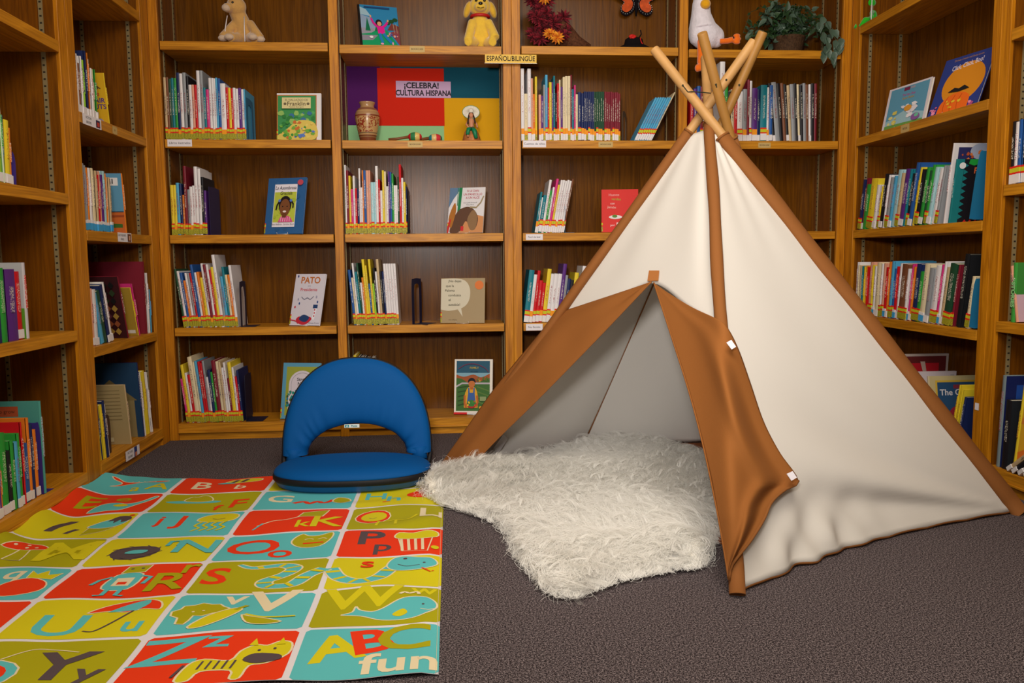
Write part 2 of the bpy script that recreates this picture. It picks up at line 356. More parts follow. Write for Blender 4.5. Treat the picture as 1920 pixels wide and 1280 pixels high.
# ---------------------------------------------------------------- books
redb, limeb, orab, whb, mott = hm('E02A1C'), hm('C8C826'), hm('F49A1E'), hm('E4E0E2'), mat('mottled_sticker', 'A09A28', .5, .3, var=.8, vscale=330)
BOOKROOTS = []
def frame_back(x, z, y=.02): return Matrix.Translation((x, y, z))
def frame_left(yw, z, x=XL-.018): return Matrix(((0, -1, 0, x), (1, 0, 0, yw), (0, 0, 1, z), (0, 0, 0, 1)))
def frame_right(yw, z, x=XR+.018): return Matrix(((0, 1, 0, x), (-1, 0, 0, yw), (0, 0, 1, z), (0, 0, 0, 1)))
def book_mesh(root, wd, h, d, k, sticker, title=True, coverm=None):
    """local: x thickness 0..wd, y depth (spine at y=0), z up"""
    bt = min(.0022, wd*.2); cv = coverm or cm(k)
    m = MB(); m.box((0, .002, 0), (bt, d, h)); m.box((wd-bt, .002, 0), (wd, d, h))
    # rounded spine
    n = 5; vs = []; fs = []
    for i in range(n+1):
        t = i/n; x = wd*t; y = .002-math.sin(math.pi*t)*min(.003, wd*.2)
        vs += [(x, y, 0), (x, y, h), (x, .0045, 0), (x, .0045, h)]
    for i in range(n):
        q = i*4; fs += [(q, q+4, q+5, q+1), (q+2, q+3, q+7, q+6), (q+1, q+5, q+7, q+3), (q, q+2, q+6, q+4)]
    fs += [(0, 1, 3, 2), (n*4, n*4+2, n*4+3, n*4+1)]
    m.add(vs, fs); m.build('cover', cv, root)
    MB().box((bt, .0045, .003), (wd-bt, d-.004, h-.003)).build('pages', PAGE, root)
    f = -.0018-min(.003, wd*.2)*.0
    y0, y1 = -.0034, .003
    if sticker:
        s = MB(); z = random.uniform(.001, .006)
        segs = {'Y': [(.030, 4), (.007, 0), (.012, 1), (.007, 0)], 'O': [(.026, 4), (.022, 2)], 'W': [(.034, 3), (.007, 0), (.016, 1), (.007, 0)],
                'P': [(.030, 3), (.028, 2)], 'L': [(.022, 5), (.022, 4)], 'K': [(.03, 3)], 'B': [(.028, 6), (.012, 3)]}[sticker]
        for hh, mi in segs: s.box((wd*.02, y0, z), (wd*.98, y1, z+hh), mi=mi); z += hh
        s.build('spine_label', [redb, limeb, orab, whb, mott, hm('9BE025'), hm('3FA0D8')], root)
    if title:
        MB().box((wd*.33, y0+.0001, h*.40), (wd*.67, y1, h*random.uniform(.7, .88))).build('spine_title', title_mat(k), root)
def book_at(M4, wd, h, d, k, theta, sticker, label, group, title=True, coverm=None, name='book'):
    R = Matrix.Rotation(math.radians(theta), 4, 'Y'); M4 = M4 @ Matrix.Translation((0, 0, .0007))
    if theta > 0: Mx = M4 @ Matrix.Translation((wd/math.cos(math.radians(theta)), 0, 0)) @ R @ Matrix.Translation((-wd, 0, 0))
    else: Mx = M4 @ R
    root = empty(name, label=label, cat='book', group=group, M4=Mx)
    book_mesh(root, wd, h, d, k, sticker, title, coverm); return root
def row(spec, fr, s0, s1, where, group, px=.00267, theta=0, sticks='Y', d=.2, theta2=None, skip=()):
    """spec: tokens colour+height(px) [xW relative width]; returns the roots"""
    it = []
    for tkn in spec.split():
        k = tkn[0]; r = tkn[1:].split('x'); it.append((k, float(r[0] or 0)*px, float(r[1]) if len(r) > 1 else 1.))
    tot = sum(i[2]/math.cos(math.radians(theta)) for i in it); sc = (s1-s0)/tot; s = s0; out = []
    hs = sorted(i[1] for i in it); lo, hi = hs[len(hs)//3], hs[2*len(hs)//3]
    for n, (k, h, rw) in enumerate(it):
        th = theta + ((theta2 - theta)*n/max(1, len(it)-1) if theta2 is not None else 0)
        wd = rw*sc; gap = .0004
        if k == '_': s += wd; out.append(None); continue
        nth = sum(1 for q in it[:n] if q[0] != '_')
        size = 'tall' if h > hi else 'short' if h < lo else 'mid-height'
        thick = 'thick ' if rw > 1.4 else ''
        label = f'{size} {thick}{CN[k]} book, {ORD[nth]} from left {where}'
        if len(label.replace('-', ' ').split()) > 16: label = label.replace('mid-height ', '').replace('thick ', '')
        dd = min(d, h*.85)*random.uniform(.94, 1.0)
        M4 = fr @ Matrix.Translation((s, random.uniform(0, .008), 0))
        st = sticks if len(sticks) == 1 else sticks[n % len(sticks)]
        out.append(book_at(M4, wd-gap, h, dd, k, th, None if st == '-' else st, label, group))
        s += wd/math.cos(math.radians(th))
    return out
bendm = mat('bookend_blue', '1F6E96', .5, .4); bendk = mat('bookend_dark', '181C38', .5, .4); bendbr = mat('bookend_bronze', '6B5138', .45, .5, metal=.3)
def bookend(M4, wd, h, m, label, hole=True, base=.10, grp='metal bookends on the shelves'):
    """plate stands in the y/z plane of its frame, foot runs along +x"""
    M4 = M4 @ Matrix.Translation((0, 0, .0006)); root = empty('bookend', label=label, cat='bookend', group=grp, M4=M4)
    def arc(w2, hh, y0, inset):
        r = .025; return spl([(y0+inset, 0), (y0+inset, hh-r), (y0+inset+r, hh), (y0+w2-inset-r, hh), (y0+w2-inset, hh-r), (y0+w2-inset, 0)], 5)
    o = arc(wd, h, 0, 0); t = .0014; mb = MB()
    if hole:
        i = arc(wd, h-wd*.22, 0, wd*.24); n = len(o)
        vs = [(0, y, z) for y, z in o]+[(0, y, z) for y, z in i]; vs += [(t, y, z) for _, y, z in vs]
        fs = []
        for q in range(n-1): fs += [(q, q+1, n+q+1, n+q), (2*n+q, 3*n+q, 3*n+q+1, 2*n+q+1), (q, 2*n+q, 2*n+q+1, q+1), (n+q, n+q+1, 3*n+q+1, 3*n+q)]
        mb.add(vs, fs)
    else:
        n = len(o); vs = [(0, y, z) for y, z in o]+[(t, y, z) for y, z in o]
        mb.add(vs, [tuple(range(n)), tuple(range(2*n-1, n-1, -1))]+[(q, n+q, n+(q+1) % n, (q+1) % n) for q in range(n)])
    mb.build('plate', m, root)
    MB().box((0, 0, 0), (base, wd, .0014)).build('foot', m, root, bevel=.0004)
    return root
# back wall rows -------------------------------------------------
g = 'picture books standing in rows on the back wall'
row('a113 x113 d110 t112 g112 n122x1.3 w120x1.2 e122x1.3 k116 w100x1.2 v100 r100 w126x1.2 e126x1.3 t95 p92x1.2 w113 w113 w112x.8 s113x.8 b112 w103x2 r96x1.1 y95 r94x.9 w95 w94 u95x1.2 w93 s93x.6',
    frame_back(0, zB), .006, .398, 'in the row left of the green painted cover', g, sticks='YOYY')
row('y93x1.3 y93x1.2 s97x1.3 n95 o75 m128x1.2 e85 w90x1.2 w92 w127x1.4 w123x1.3 k108 u83', frame_back(0, zC), .012, .185, 'in the row left of the blue portrait book', g, sticks='YOY')
row('d112 w108 b105x1.2 o90 w104 e104 r104 b120x1.2 w105 o106x1.2 y95x1.2 w122x1.1 m120x1.2 w120 r110 y115x1.2 w138x1.4 e95 s97x1.2 t115x1.1 c100 o100 w118x1.2', frame_back(0, zD), .046, .318,
    'in the row left of the white voting book', g, theta=-7, theta2=-5, sticks='YYOYY')
row('p86 y113x1.4 w97 r93x1.4 c128x2 c118x.9 s120x1.2 r118x1.2 r116x.9 e120 w88 n102x1.4 g98 m120x1.8 c118x1.3 a117x1.2 w106 w116 m85 y116x1.6 w106 r88 n100', frame_back(0, zE), .036, .322,
    'in the bottom row left of the arch cover', g, theta=-6, theta2=-4, sticks='YOYYY')
row('w130x.8 m120x1.2 y110 p85x1.1 w110 r86 n85 w124x.8 w88 o120x.7 b120x1.2 v120x1.4 v120x.9 q98x1.6 q98x1 w128x1.3 r103x.9 w82x1.2 y120 c118x1 w90 u118x.9 b117x.9 g114x1 w92 w92 d108x.9 r131x1.1 w106 y98x1.1 n90x.6',
    frame_back(0, zC), .874, 1.186, 'in the row left of the antler book', g, sticks='YOYYO')
row('b107x1.4 c92 w120 t103x1.4 d120 w82 o92 y127x1.4 y115 b80 y127x1.2 l80 k110 w103 a127x1.4 k103x1.2 n103 w118x1.4 w118x1.3 w118x1.3 w118x1.4 w118x1.4', frame_back(0, zD), .901, 1.134,
    'in the row left of the speech bubble book', g, theta=-5, theta2=-2.5, sticks='YOYYY')
row('c115 s117 y125 k120 w118 k118 w115 k112 w116 k108 t104', frame_back(0, zE), .876, 1.03, 'in the row hidden behind the floor chair', g, sticks='Y', theta=-2)
row('w135x1.6 c88x1.6 w135x1.7 v117x.9 o88x1 y120x1 _x.8 v87x1.2 u85 e105 s124x1.2 r100x.7 y110x1.2 u110x.8 t122x.8 k90 r108x1 c115x.8 u102x1 c120x1.2 c122x1.3 c122x1.2 m124x.8 t98x1 p105x.8 c88x1.1 '
    'n92x1.6 n90x1.3 n93 n93 n93 n93 n93 d93 d93 d93 d93 d93 m93 m93 m93 m93 m92 m92 m92 m90',
    frame_back(0, zB), 1.776, 2.292, 'in the row under the yellow sign', g, sticks='POWP', d=.17)
row('s92 s92 s92 s92 s92 s92 s92 c104x.6', frame_back(0, zB), 2.362, 2.455, 'in the stack beside the third upright', 'sky blue paperbacks leaning together', theta=27, sticks='W', d=.14)
row('t85 w74x.6 t78x1.6 w110x1.2 g88 w95x.9 p112x1.2 y100 w110x1 w110 w108 w110 w108 x112x.8', frame_back(0, zC), 1.842, 1.995, 'in the row left of the red cover', g, theta=9, theta2=11, sticks='PWW', px=.0025)
row('t106x1.6 w97 r105x.9 r85x1.1 r80 y108x1.2 w98x1.1 w98x1.2 w98x1.1 u118x1.1 e95x.8 n88 k85 y100x1.2 g92x.9 w113x1.3 s92x1.1 b95 w88 u115x.7 n92 k112 p96', frame_back(0, zD), 1.78, 2.20,
    'in the row crossed by the tan tent sleeve', g, theta=7, sticks='WPW', px=.0026)
row('r95 u100 b105 m104 w75 _x2 _x2 w152x1.5 g120 k95 c100 r105 w96x1.6 e100x1.2 m118x.8 w116x.8 u102x1.6 n100 t108x2 w104x.8 b108', frame_back(0, zB), 2.66, 3.10, 'in the row behind the crossed poles', g, sticks='WPK')
row('k112 e114x1.6 k112x1.2 x112 k110 a108 e110x1.3 k112 c110x.8 k108 e112 x110 w110x.7 k112x1.2 m112', frame_back(0, zB), 3.105, 3.345, 'in the dark series right of the crossed poles', g, theta=-6, theta2=-1, sticks='K---')
bookend(frame_back(.400, zB), .14, .21, bendm, 'teal bookend closing the row left of the green painted cover', base=-.08)
bookend(frame_back(.200, zC), .18, .24, mat('orange_glow_book', '2A2450', .5), 'dark navy bookend right of the row beside the blue portrait book', hole=False, base=.07)
bookend(frame_back(.330, zD), .12, .23, bendk, 'dark bookend with flat foot right of the leaning row', hole=True, base=.07)
bookend(frame_back(.335, zE), .13, .24, bendk, 'navy bookend in the bottom row left of the arch cover', hole=False, base=.085)
bookend(frame_back(1.192, zC), .13, .22, bendk, 'navy bookend right of the colourful row beside the antler book', hole=False, base=.03)
bookend(frame_back(1.20, zD) @ Matrix.Rotation(math.radians(-22), 4, 'Z'), .12, .235, bendk, 'dark open wire bookend standing free right of the white spines', base=.085)
bookend(frame_back(2.30, zB) @ Matrix.Rotation(math.radians(-24), 4, 'Z'), .10, .155, bendbr, 'small bronze bookend left of the leaning sky blue books', base=.03)
bookend(frame_back(2.000, zC), .13, .15, bendm, 'teal bookend right of the row beside the red cover', hole=False, base=.05)
# left case ------------------------------------------------------
gl = 'books in rows in the left bookcases'
mm = .001
row('t250x1.2 n272x1.6 w232x1.4 x200 w230x1 u228x.8 l222x1.2 n262x1.2 o258x.5 w238x1.5 w205x1.2 c205x.8 g206x.6', frame_left(0, 1.504), -.795, -.585, 'in the top left corner row', gl, px=mm, sticks='K', d=.23)
row('g262 e268x1.4 e262 o255x.8 w256x1.2 c258 a250 r235x.9 v252 u240x1.1 q258x1.3 o250x.6 a236', frame_left(0, 1.04), -.79, -.50, 'in the row left of the desert cover', gl, px=mm, sticks='B', d=.23)
row('q240 v236x.6 w232x1.2', frame_left(0, .569), -.79, -.70, 'beside the leaning patterned book', gl, px=mm, sticks='K', d=.22)
row('s215x1.2 d225x1.3 n250x1.1 w262x.8', frame_left(0, .569), -.67, -.55, 'leaning against the patterned book', gl, px=mm, theta=-13, sticks='--KK', d=.22)
row('y232x1.6 n245x1.2 y232x1.2 n245x1.2 w225', frame_left(0, .0866), -.77, -.65, 'in the blue and yellow set, bottom left', gl, px=mm, theta=-5, sticks='-', d=.2)
row('p262x2.6 b215x.7 l205x1.2 t225x1 y212x1.1 o190x.6', frame_left(0, 1.172), -1.46, -1.27, 'left edge row under the upper left shelf', gl, px=mm, theta=3, sticks='K', d=.2)
row('r255x1.4 n238x3 g245x1.6 u240x2.4 r232x1.4', frame_left(0, .650), -1.52, -1.27, 'left edge row above the alphabet mat', gl, px=mm, sticks='K---K', d=.21)
row('d210x2 c290x1.6 y292x1.4 c288 u262x.8 o182x.7 g270x2 k205x1.2 g235x1.2 s225x1.2 g250 r285x.6 b205x2 o290x1 n262x1.2 o240x1.2', frame_left(0, .0866), -1.60, -1.235, 'in the bottom left row beside the mat', gl, px=mm, sticks='KK-', d=.2)
bookend(frame_left(-1.225, .0866), .17, .26, mat('bookend_purple', '3A2A80', .5), 'purple bookend ending the bottom left row beside the mat', hole=False, base=.07)
bookend(frame_left(-1.262, 1.172), .14, .12, mat('bookend_purple', '3A2A80', .5), 'purple bookend low beside the pink book, upper left', hole=False, base=.05)
# right case -----------------------------------------------------
gr_ = 'books in rows in the right bookcases'
row('n255x1.6 m262x.7 g225x2.2 y248x3 w215x1.6 w212x1.2 y205 k262x1.5 w255 e240x1.6 s245x1.4 q268x2.2 a250x1.6 u265x2 t262x1.2 k240x1.2 b285x1.6 y262x1.2 k250x1.4 g255x1.6 d240 g262x1.2 q248x1.6 w240x1.6 e250',
    frame_right(0, 1.046), .090, .765, 'in the row above the long multicoloured row', gr_, px=mm, theta=9, theta2=12, sticks='YK-', d=.22)
row('w270 c255 a252 t250 y248 o252x.6 r245 v270x1.4 y255 w250x1.2 c268x2 w262 v265x1.2 r245x1.3 o272 s275x1.4 b240 r250x1.2 w265x1.2 x260x2.6 w240x1.2 p262 o250 n262x2 g228x1.6 c262x2 e245x1.8 w255x2 p262 w275x1 a250x1.4 d265x2.6 m262x.8',
    frame_right(0, .609), .090, .90, 'in the long multicoloured row right of the tent', gr_, px=mm, theta=1, theta2=9, sticks='YBKY', d=.22)
row('k235x1 w230 b235 k232 c228 b225', frame_right(0, 1.173), 1.21, 1.33, 'at the right edge, middle shelf', gr_, px=mm, sticks='W', d=.2)
# ---------------------------------------------------------------- books shown face-out
wirem = mat('easel_wire', 'D8D2CC', .35, .6, metal=.5)
class Cov(Art):
    """art in 0..1 coordinates of a cover"""
    def __init__(s, w, h): super().__init__(.0002); s.w = w; s.h = h
    def put(s, pts, fs, c, rot=0, o=(0, 0), sx=1):
        if getattr(s, '_raw', 0): return super().put(pts, fs, c, rot, o, sx)
        return super().put([(x*s.w, y*s.h) for x, y in pts], fs, c, rot, (o[0]*s.w, o[1]*s.h), sx)
    def text(s, txt, x, y, size, c, rot=0, bold=.0, sx=1, shear=0):
        s._raw = 1; super().text(txt, x*s.w, y*s.h, size*s.h, c, rot, bold, sx, shear); s._raw = 0; return s
def blobs(a, n, box, r, cols, seed):
    R = random.Random(seed)
    for i in range(n):
        x = R.uniform(box[0], box[2]); y = R.uniform(box[1], box[3]); q = r*R.uniform(.5, 1.3); k = R.randint(5, 8)
        a.poly([(x+q*R.uniform(.6, 1.2)*math.cos(6.283*j/k), y+q*R.uniform(.6, 1.2)*math.sin(6.283*j/k)*.8) for j in range(k)], R.choice(cols))
def face_book(p, w, h, t, phi, lean, cover, art, label, group=None, sticker=None, easel=True, elabel=None, name='book', hinge='left'):
    phi = math.radians(phi); L = math.radians(lean)
    n = V((math.sin(phi), -math.cos(phi), 0)); ex = V((math.cos(phi), math.sin(phi), 0))
    up = V((0, 0, 1))*math.cos(L) - n*math.sin(L)
    M4 = basis(V(p)+V((0, 0, t*math.sin(L)+.001)), ex, up)
    root = empty(name, label=label, cat='book', group=group, M4=M4); bt = .0025; cv = hm(cover, .3)
    m = MB(); m.box((0, 0, -bt), (w, h, 0)); m.box((0, 0, -t), (w, h, -t+bt))
    if hinge == 'left': m.box((0, 0, -t+bt), (bt, h, -bt))
    else: m.box((w-bt, 0, -t+bt), (w, h, -bt))
    m.build('cover', cv, root)
    MB().box((bt, .003, -t+bt), (w-bt, h-.003, -bt)).build('pages', PAGE, root)
    a = Cov(w, h); art(a); a.build('cover_picture', root)
    if sticker:
        s = MB()
        for z0, z1, i in ((.004, .03, 2), (.03, .037, 0), (.037, .05, 1), (.05, .057, 0)): s.box((-.0006, z0, -t+.0005), (.006, z1, .0006), mi=i)
        s.build('spine_label', [redb, limeb, mott], root)
    if easel:
        e = empty('book_easel', label=elabel, cat='easel', group='wire book easels', M4=basis(V(p), ex, (0, 0, 1)))
        # local x along the book, y up, z towards the viewer
        sL, cL = math.sin(L), math.cos(L); mb = MB(); yb = .0022
        for xx in (w*.36, w*.64):
            foot = [(xx, .012, .009), (xx, yb, .007), (xx, yb, -t*cL-.004), (xx, h*.55*cL, -t*cL-.006-h*.55*sL)]
            mb.tube(foot, .0013, 6)
        mb.tube([(w*.36, yb, .007), (w*.64, yb, .007)], .0013, 6)
        mb.tube([(w*.36, h*.55*cL, -t*cL-.006-h*.55*sL), (w*.64, h*.55*cL, -t*cL-.006-h*.55*sL)], .0013, 6)
        mb.tube([(w*.5, h*.55*cL, -t*cL-.006-h*.55*sL), (w*.5, yb, -t*cL-.012-h*.8*sL)], .0013, 6)
        mb.build('wire_frame', wirem, e, smooth=True)
    return root
SK, HR, BR_ = 'D9A47C', '1C1418', '6A3E28'
def art_jump(a):
    a.rect(.05, 0, 1, 1, '2C86B8'); a.poly([(.05, .78), (.3, .72), (.45, .55), (.45, .3), (.05, .3)], '8FA4C0')
    a.poly([(.05, .95), (.2, .9), (.32, .75), (.05, .78)], '9FC0D0'); a.rect(.05, .3, .45, .48, '9A98A8')
    a.poly([(.05, .0), (.05, .34), (.3, .38), (.5, .5), (.7, .45), (1, .05), (1, 0)], '109A62'); a.poly([(.05, .2), (.32, .22), (.45, .33), (.05, .32)], '8E8A98')
    a.poly([(.15, .42), (.21, .72), (.28, .42)], '0E6E4A'); a.poly([(.38, .42), (.45, .62), (.53, .42)], '0E7A4A')
    a.poly([(.72, .40), (1, .48), (1, .12), (.82, .34)], '8A4048'); a.poly([(.7, .46), (.82, .62), (1, .56), (1, .46)], '7A3A34')
    for x, y, r in ((.82, .66, .07), (.92, .7, .07), (.74, .62, .05)): a.ell(x, y, r, .045, '1D4A28', 8)
    a.line([(.88, .4), (.86, .6)], .012, 'B8A080'); a.line([(.95, .4), (.93, .62)], .012, 'B8A080')
    a.ell(.5, .60, .085, .085, HR); a.ell(.51, .585, .055, .05, SK); a.line([(.47, .5), (.36, .6), (.31, .7)], .05, 'D81E90'); a.line([(.57, .5), (.66, .56), (.72, .63)], .05, 'D81E90')
    a.ell(.30, .74, .022, .03, SK); a.ell(.73, .66, .022, .03, SK); a.poly([(.44, .53), (.62, .53), (.64, .36), (.46, .36)], 'E01E94')
    a.line([(.50, .37), (.52, .27), (.56, .16)], .07, '1E7EC0'); a.line([(.59, .37), (.68, .27), (.78, .17)], .07, '1E7EC0'); a.ell(.54, .14, .04, .02, 'E8A0C0'); a.ell(.81, .16, .02, .035, 'E8A0C0')
    blobs(a, 8, (.7, .3, .95, .46), .03, ['C8D890', '5A5AA0', 'E0A090'], 3); a.ell(.28, .27, .05, .025, 'F0F0F0', 8); a.rect(.15, .92, .8, .955, '1E4A80')
def art_turtle(a):
    a.rect(.0, 0, .9, .965, 'C07038'); a.rect(.02, .015, .88, .945, '3E8E50'); blobs(a, 26, (.05, .3, .85, .62), .07, ['2E7A3A', '57A55A', '8FB860', '3A6E9A'], 5)
    a.poly(spl([(.02, .1), (.25, .25), (.5, .42), (.86, .36), (.86, .02), (.02, .02)], 4), 'D8BE5A'); blobs(a, 40, (.06, .04, .84, .38), .045, ['6FA83A', 'C86A30', 'E0C868', '3E8E3A', '5A7AC0'], 6)
    a.rect(.13, .66, .78, .89, 'D9CB94'); a.text('EL HALLAZGO DE', .455, .835, .065, '4A4436', sx=.9); a.text('Franklin', .455, .755, .12, '5A4A34', bold=.01); a.text('Paulette Bourgeois', .455, .69, .04, '6A5E44')
    a.ell(.2, .755, .035, .03, '6A5E44', 6); a.ell(.72, .755, .035, .03, '6A5E44', 6)
def art_portrait(a):
    a.rect(.0, 0, 1, 1, '2E5E94'); blobs(a, 24, (.05, .05, .95, .95), .06, ['336699', '2A5888'], 8)
    a.rect(.2, .12, .79, .88, 'E8E2EC'); a.rect(.21, .2, .78, .74, 'B9C244'); blobs(a, 20, (.25, .24, .74, .6), .06, ['A9B83A', 'D0CC58', 'C0C040'], 9)
    a.text('La Asombrosa', .5, .81, .085, '2A2A3A', sx=.8, shear=.2); a.text('Graciela', .52, .715, .085, '3A3A2A', sx=.8, shear=.2)
    a.poly(spl([(.36, .2), (.42, .29), (.5, .31), (.6, .31), (.68, .28), (.75, .2)], 3), 'D8508A')
    for i in range(5): a.line([(.42+.06*i, .21), (.44+.055*i, .29)], .012, 'F0D0E0')
    a.line([(.37, .58), (.31, .5), (.29, .42)], .035, HR); a.line([(.67, .58), (.73, .52), (.73, .45)], .035, HR)
    a.ell(.52, .5, .165, .165, HR); a.ell(.52, .455, .135, .155, '7A4A2A'); a.rect(.47, .28, .57, .36, '6A3E22'); a.ell(.46, .475, .018, .012, HR); a.ell(.58, .475, .018, .012, HR); a.ell(.52, .385, .045, .018, 'E8D8D0')
    a.ell(.37, .58, .035, .025, '5A7AC8'); a.ell(.67, .58, .035, .025, '5A7AC8'); a.text('Mary Hoffman  Caroline Binch', .5, .16, .035, '4A4A5A'); a.ell(.88, .9, .075, .05, 'C04858')
def art_pato(a):
    a.rect(0, 0, 1, 1, 'D3CDD8'); a.text('PATO', .52, .87, .175, 'B8682A', bold=.025, sx=.92); a.text('para', .5, .765, .035, '5A5A7A'); a.text('Presidente', .5, .69, .085, 'C03040', bold=.012)
    a.poly(spl([(.2, .1), (.35, .02), (.55, .02), (.72, .12), (.62, .17), (.45, .13), (.3, .17)], 4, True), 'C02A3A'); a.poly(spl([(.3, .12), (.42, .07), (.55, .07), (.64, .15), (.5, .2), (.38, .19)], 4, True), '26406E')
    a.poly([(.72, .12), (.8, .38), (.86, .37), (.8, .1)], 'E8E8F0'); a.rect(.72, .33, .87, .40, '26406E')
    for i in range(3): a.ell(.79, .3-.06*i, .02, .02, 'C03040', 6)
    for x, y, c in ((.12, .35, 'C03040'), (.25, .42, '2A4A8A'), (.85, .45, '2A4A8A'), (.1, .95, '2A3A7A'), (.2, .5, '9A98B0'), (.8, .55, '9A98B0')): a.ell(x, y, .025, .025, c, 8)
    a.line(spl([(.02, .1), (.2, .08), (.3, .03)], 4), .02, 'C03040'); a.text('Doreen Cronin', .82, .045, .035, '5A5A6A'); a.line(spl([(.3, .55), (.4, .5), (.5, .53), (.6, .5), (.7, .56)], 3), .012, '6A6A80')
def art_alce(a):
    a.rect(.0, 0, 1, 1, 'DAD6DA'); a.poly([(0, .55), (.12, .75), (.25, .9), (.33, 1), (0, 1)], '5E7A9A'); a.poly([(.25, .45), (.33, .45), (.36, 1), (.27, 1)], '1F7A4A'); a.line([(.24, .6), (.24, 1)], .02, '1F7A4A')
    a.text('SI LE DAN', .66, .92, .07, 'B03848', sx=.85, bold=.01); a.text('UN PANECILLO', .66, .845, .07, 'B03848', sx=.85, bold=.01); a.text('A UN ALCE', .66, .77, .07, 'B03848', sx=.85, bold=.01)
    a.text('Laura Joffe Numeroff', .6, .66, .035, '3A3A3A'); a.text('Felicia Bond', .6, .615, .035, '3A3A3A')
    a.poly([(.75, .4), (1, .35), (1, 0), (.2, 0), (.3, .2)], 'C88A5A'); a.poly(spl([(.08, .1), (.15, .3), (.3, .5), (.55, .57), (.75, .48), (.85, .3), (.8, .1), (.68, .06), (.6, .16), (.5, .25), (.35, .02), (.1, .0)], 4, True), '5E4030')
    a.poly(spl([(.55, .3), (.7, .5), (.82, .35), (.8, .1), (.7, .05), (.62, .1)], 4, True), '8A6A4A'); a.line(spl([(.62, .55), (.8, .54), (.92, .68), (.98, .8)], 4), [.05]*12+[.02], '9A8A6A') if 0 else a.line([(.6, .56), (.78, .55), (.9, .66), (.97, .8)], .035, '9A8A6A')
    a.poly(spl([(.02, .3), (.1, .55), (.18, .66), (.22, .5), (.18, .3), (.1, .1)], 4, True), 'A86A2A'); a.rect(.38, .04, .46, .14, 'C82A30'); a.poly([(0, .12), (.06, .3), (.1, .3), (.04, 0), (0, 0)], 'C03028')
def art_bubble(a):
    a.rect(0, 0, 1, 1, 'A08A66'); a.poly(spl([(0, .98), (.35, .99), (.56, .93), (.66, .75), (.64, .5), (.5, .34), (.2, .27), (0, .3)], 5)+[(0, .3)], 'CFC6B0'); a.poly([(.36, .34), (.5, .14), (.46, .36)], 'CFC6B0')
    for i, l in enumerate(('¡No dejes', 'que la', 'Paloma', 'conduzca', 'el', 'autobús!')): a.text(l, .31 if i in (0, 3, 5) else .2, .93-.105*i, .075, '55503E', bold=.01)
    a.ell(.87, .84, .1, .1, 'D8763A'); a.text('mo willems', .28, .07, .04, '5A4A30')
def art_red(a):
    a.rect(0, 0, 1, 1, 'D81C14'); a.text('Huevos', .34, .87, .08, 'E8A0A0', bold=.015); a.text('verdes', .4, .77, .08, 'A0A038', bold=.015, rot=-.05); a.text('con', .3, .67, .07, 'E8C0C0', bold=.015); a.text('jamón', .28, .58, .08, 'E8B0A8', bold=.015, rot=-.1)
    a.ell(.38, .35, .18, .045, 'E8E4E4'); a.ell(.36, .37, .07, .035, '5E8A3A'); a.text('por', .3, .16, .07, 'F0D0D0', bold=.015); a.text('Dr.', .5, .17, .12, 'F4F0F0', bold=.03)
def art_arch(a):
    a.rect(0, 0, 1, 1, '5A9AB8'); a.rect(.1, .06, .93, .93, '9AA03A'); p = [(.18, .14)]+[(.53+.35*math.cos(math.pi-math.pi*i/14), .62+.24*math.sin(math.pi*i/14)) for i in range(15)]+[(.88, .14)]
    a.poly(p, 'D6CCD6'); a.line([(.25, .5)]+[(.53+.29*math.cos(math.pi-math.pi*i/14), .62+.2*math.sin(math.pi*i/14)) for i in range(15)]+[(.81, .5)], .008, '8A8A90')
    a.text('Strega', .54, .70, .085, '2A2A2A', bold=.012); a.text('Nona', .55, .62, .085, '2A2A2A', bold=.012)
    a.rect(.18, .1, .88, .16, 'A8A04A'); blobs(a, 26, (.16, .18, .4, .5), .035, ['2E7A4A', '1E8A7A', '3A5A3A', '2A7AA0'], 12)
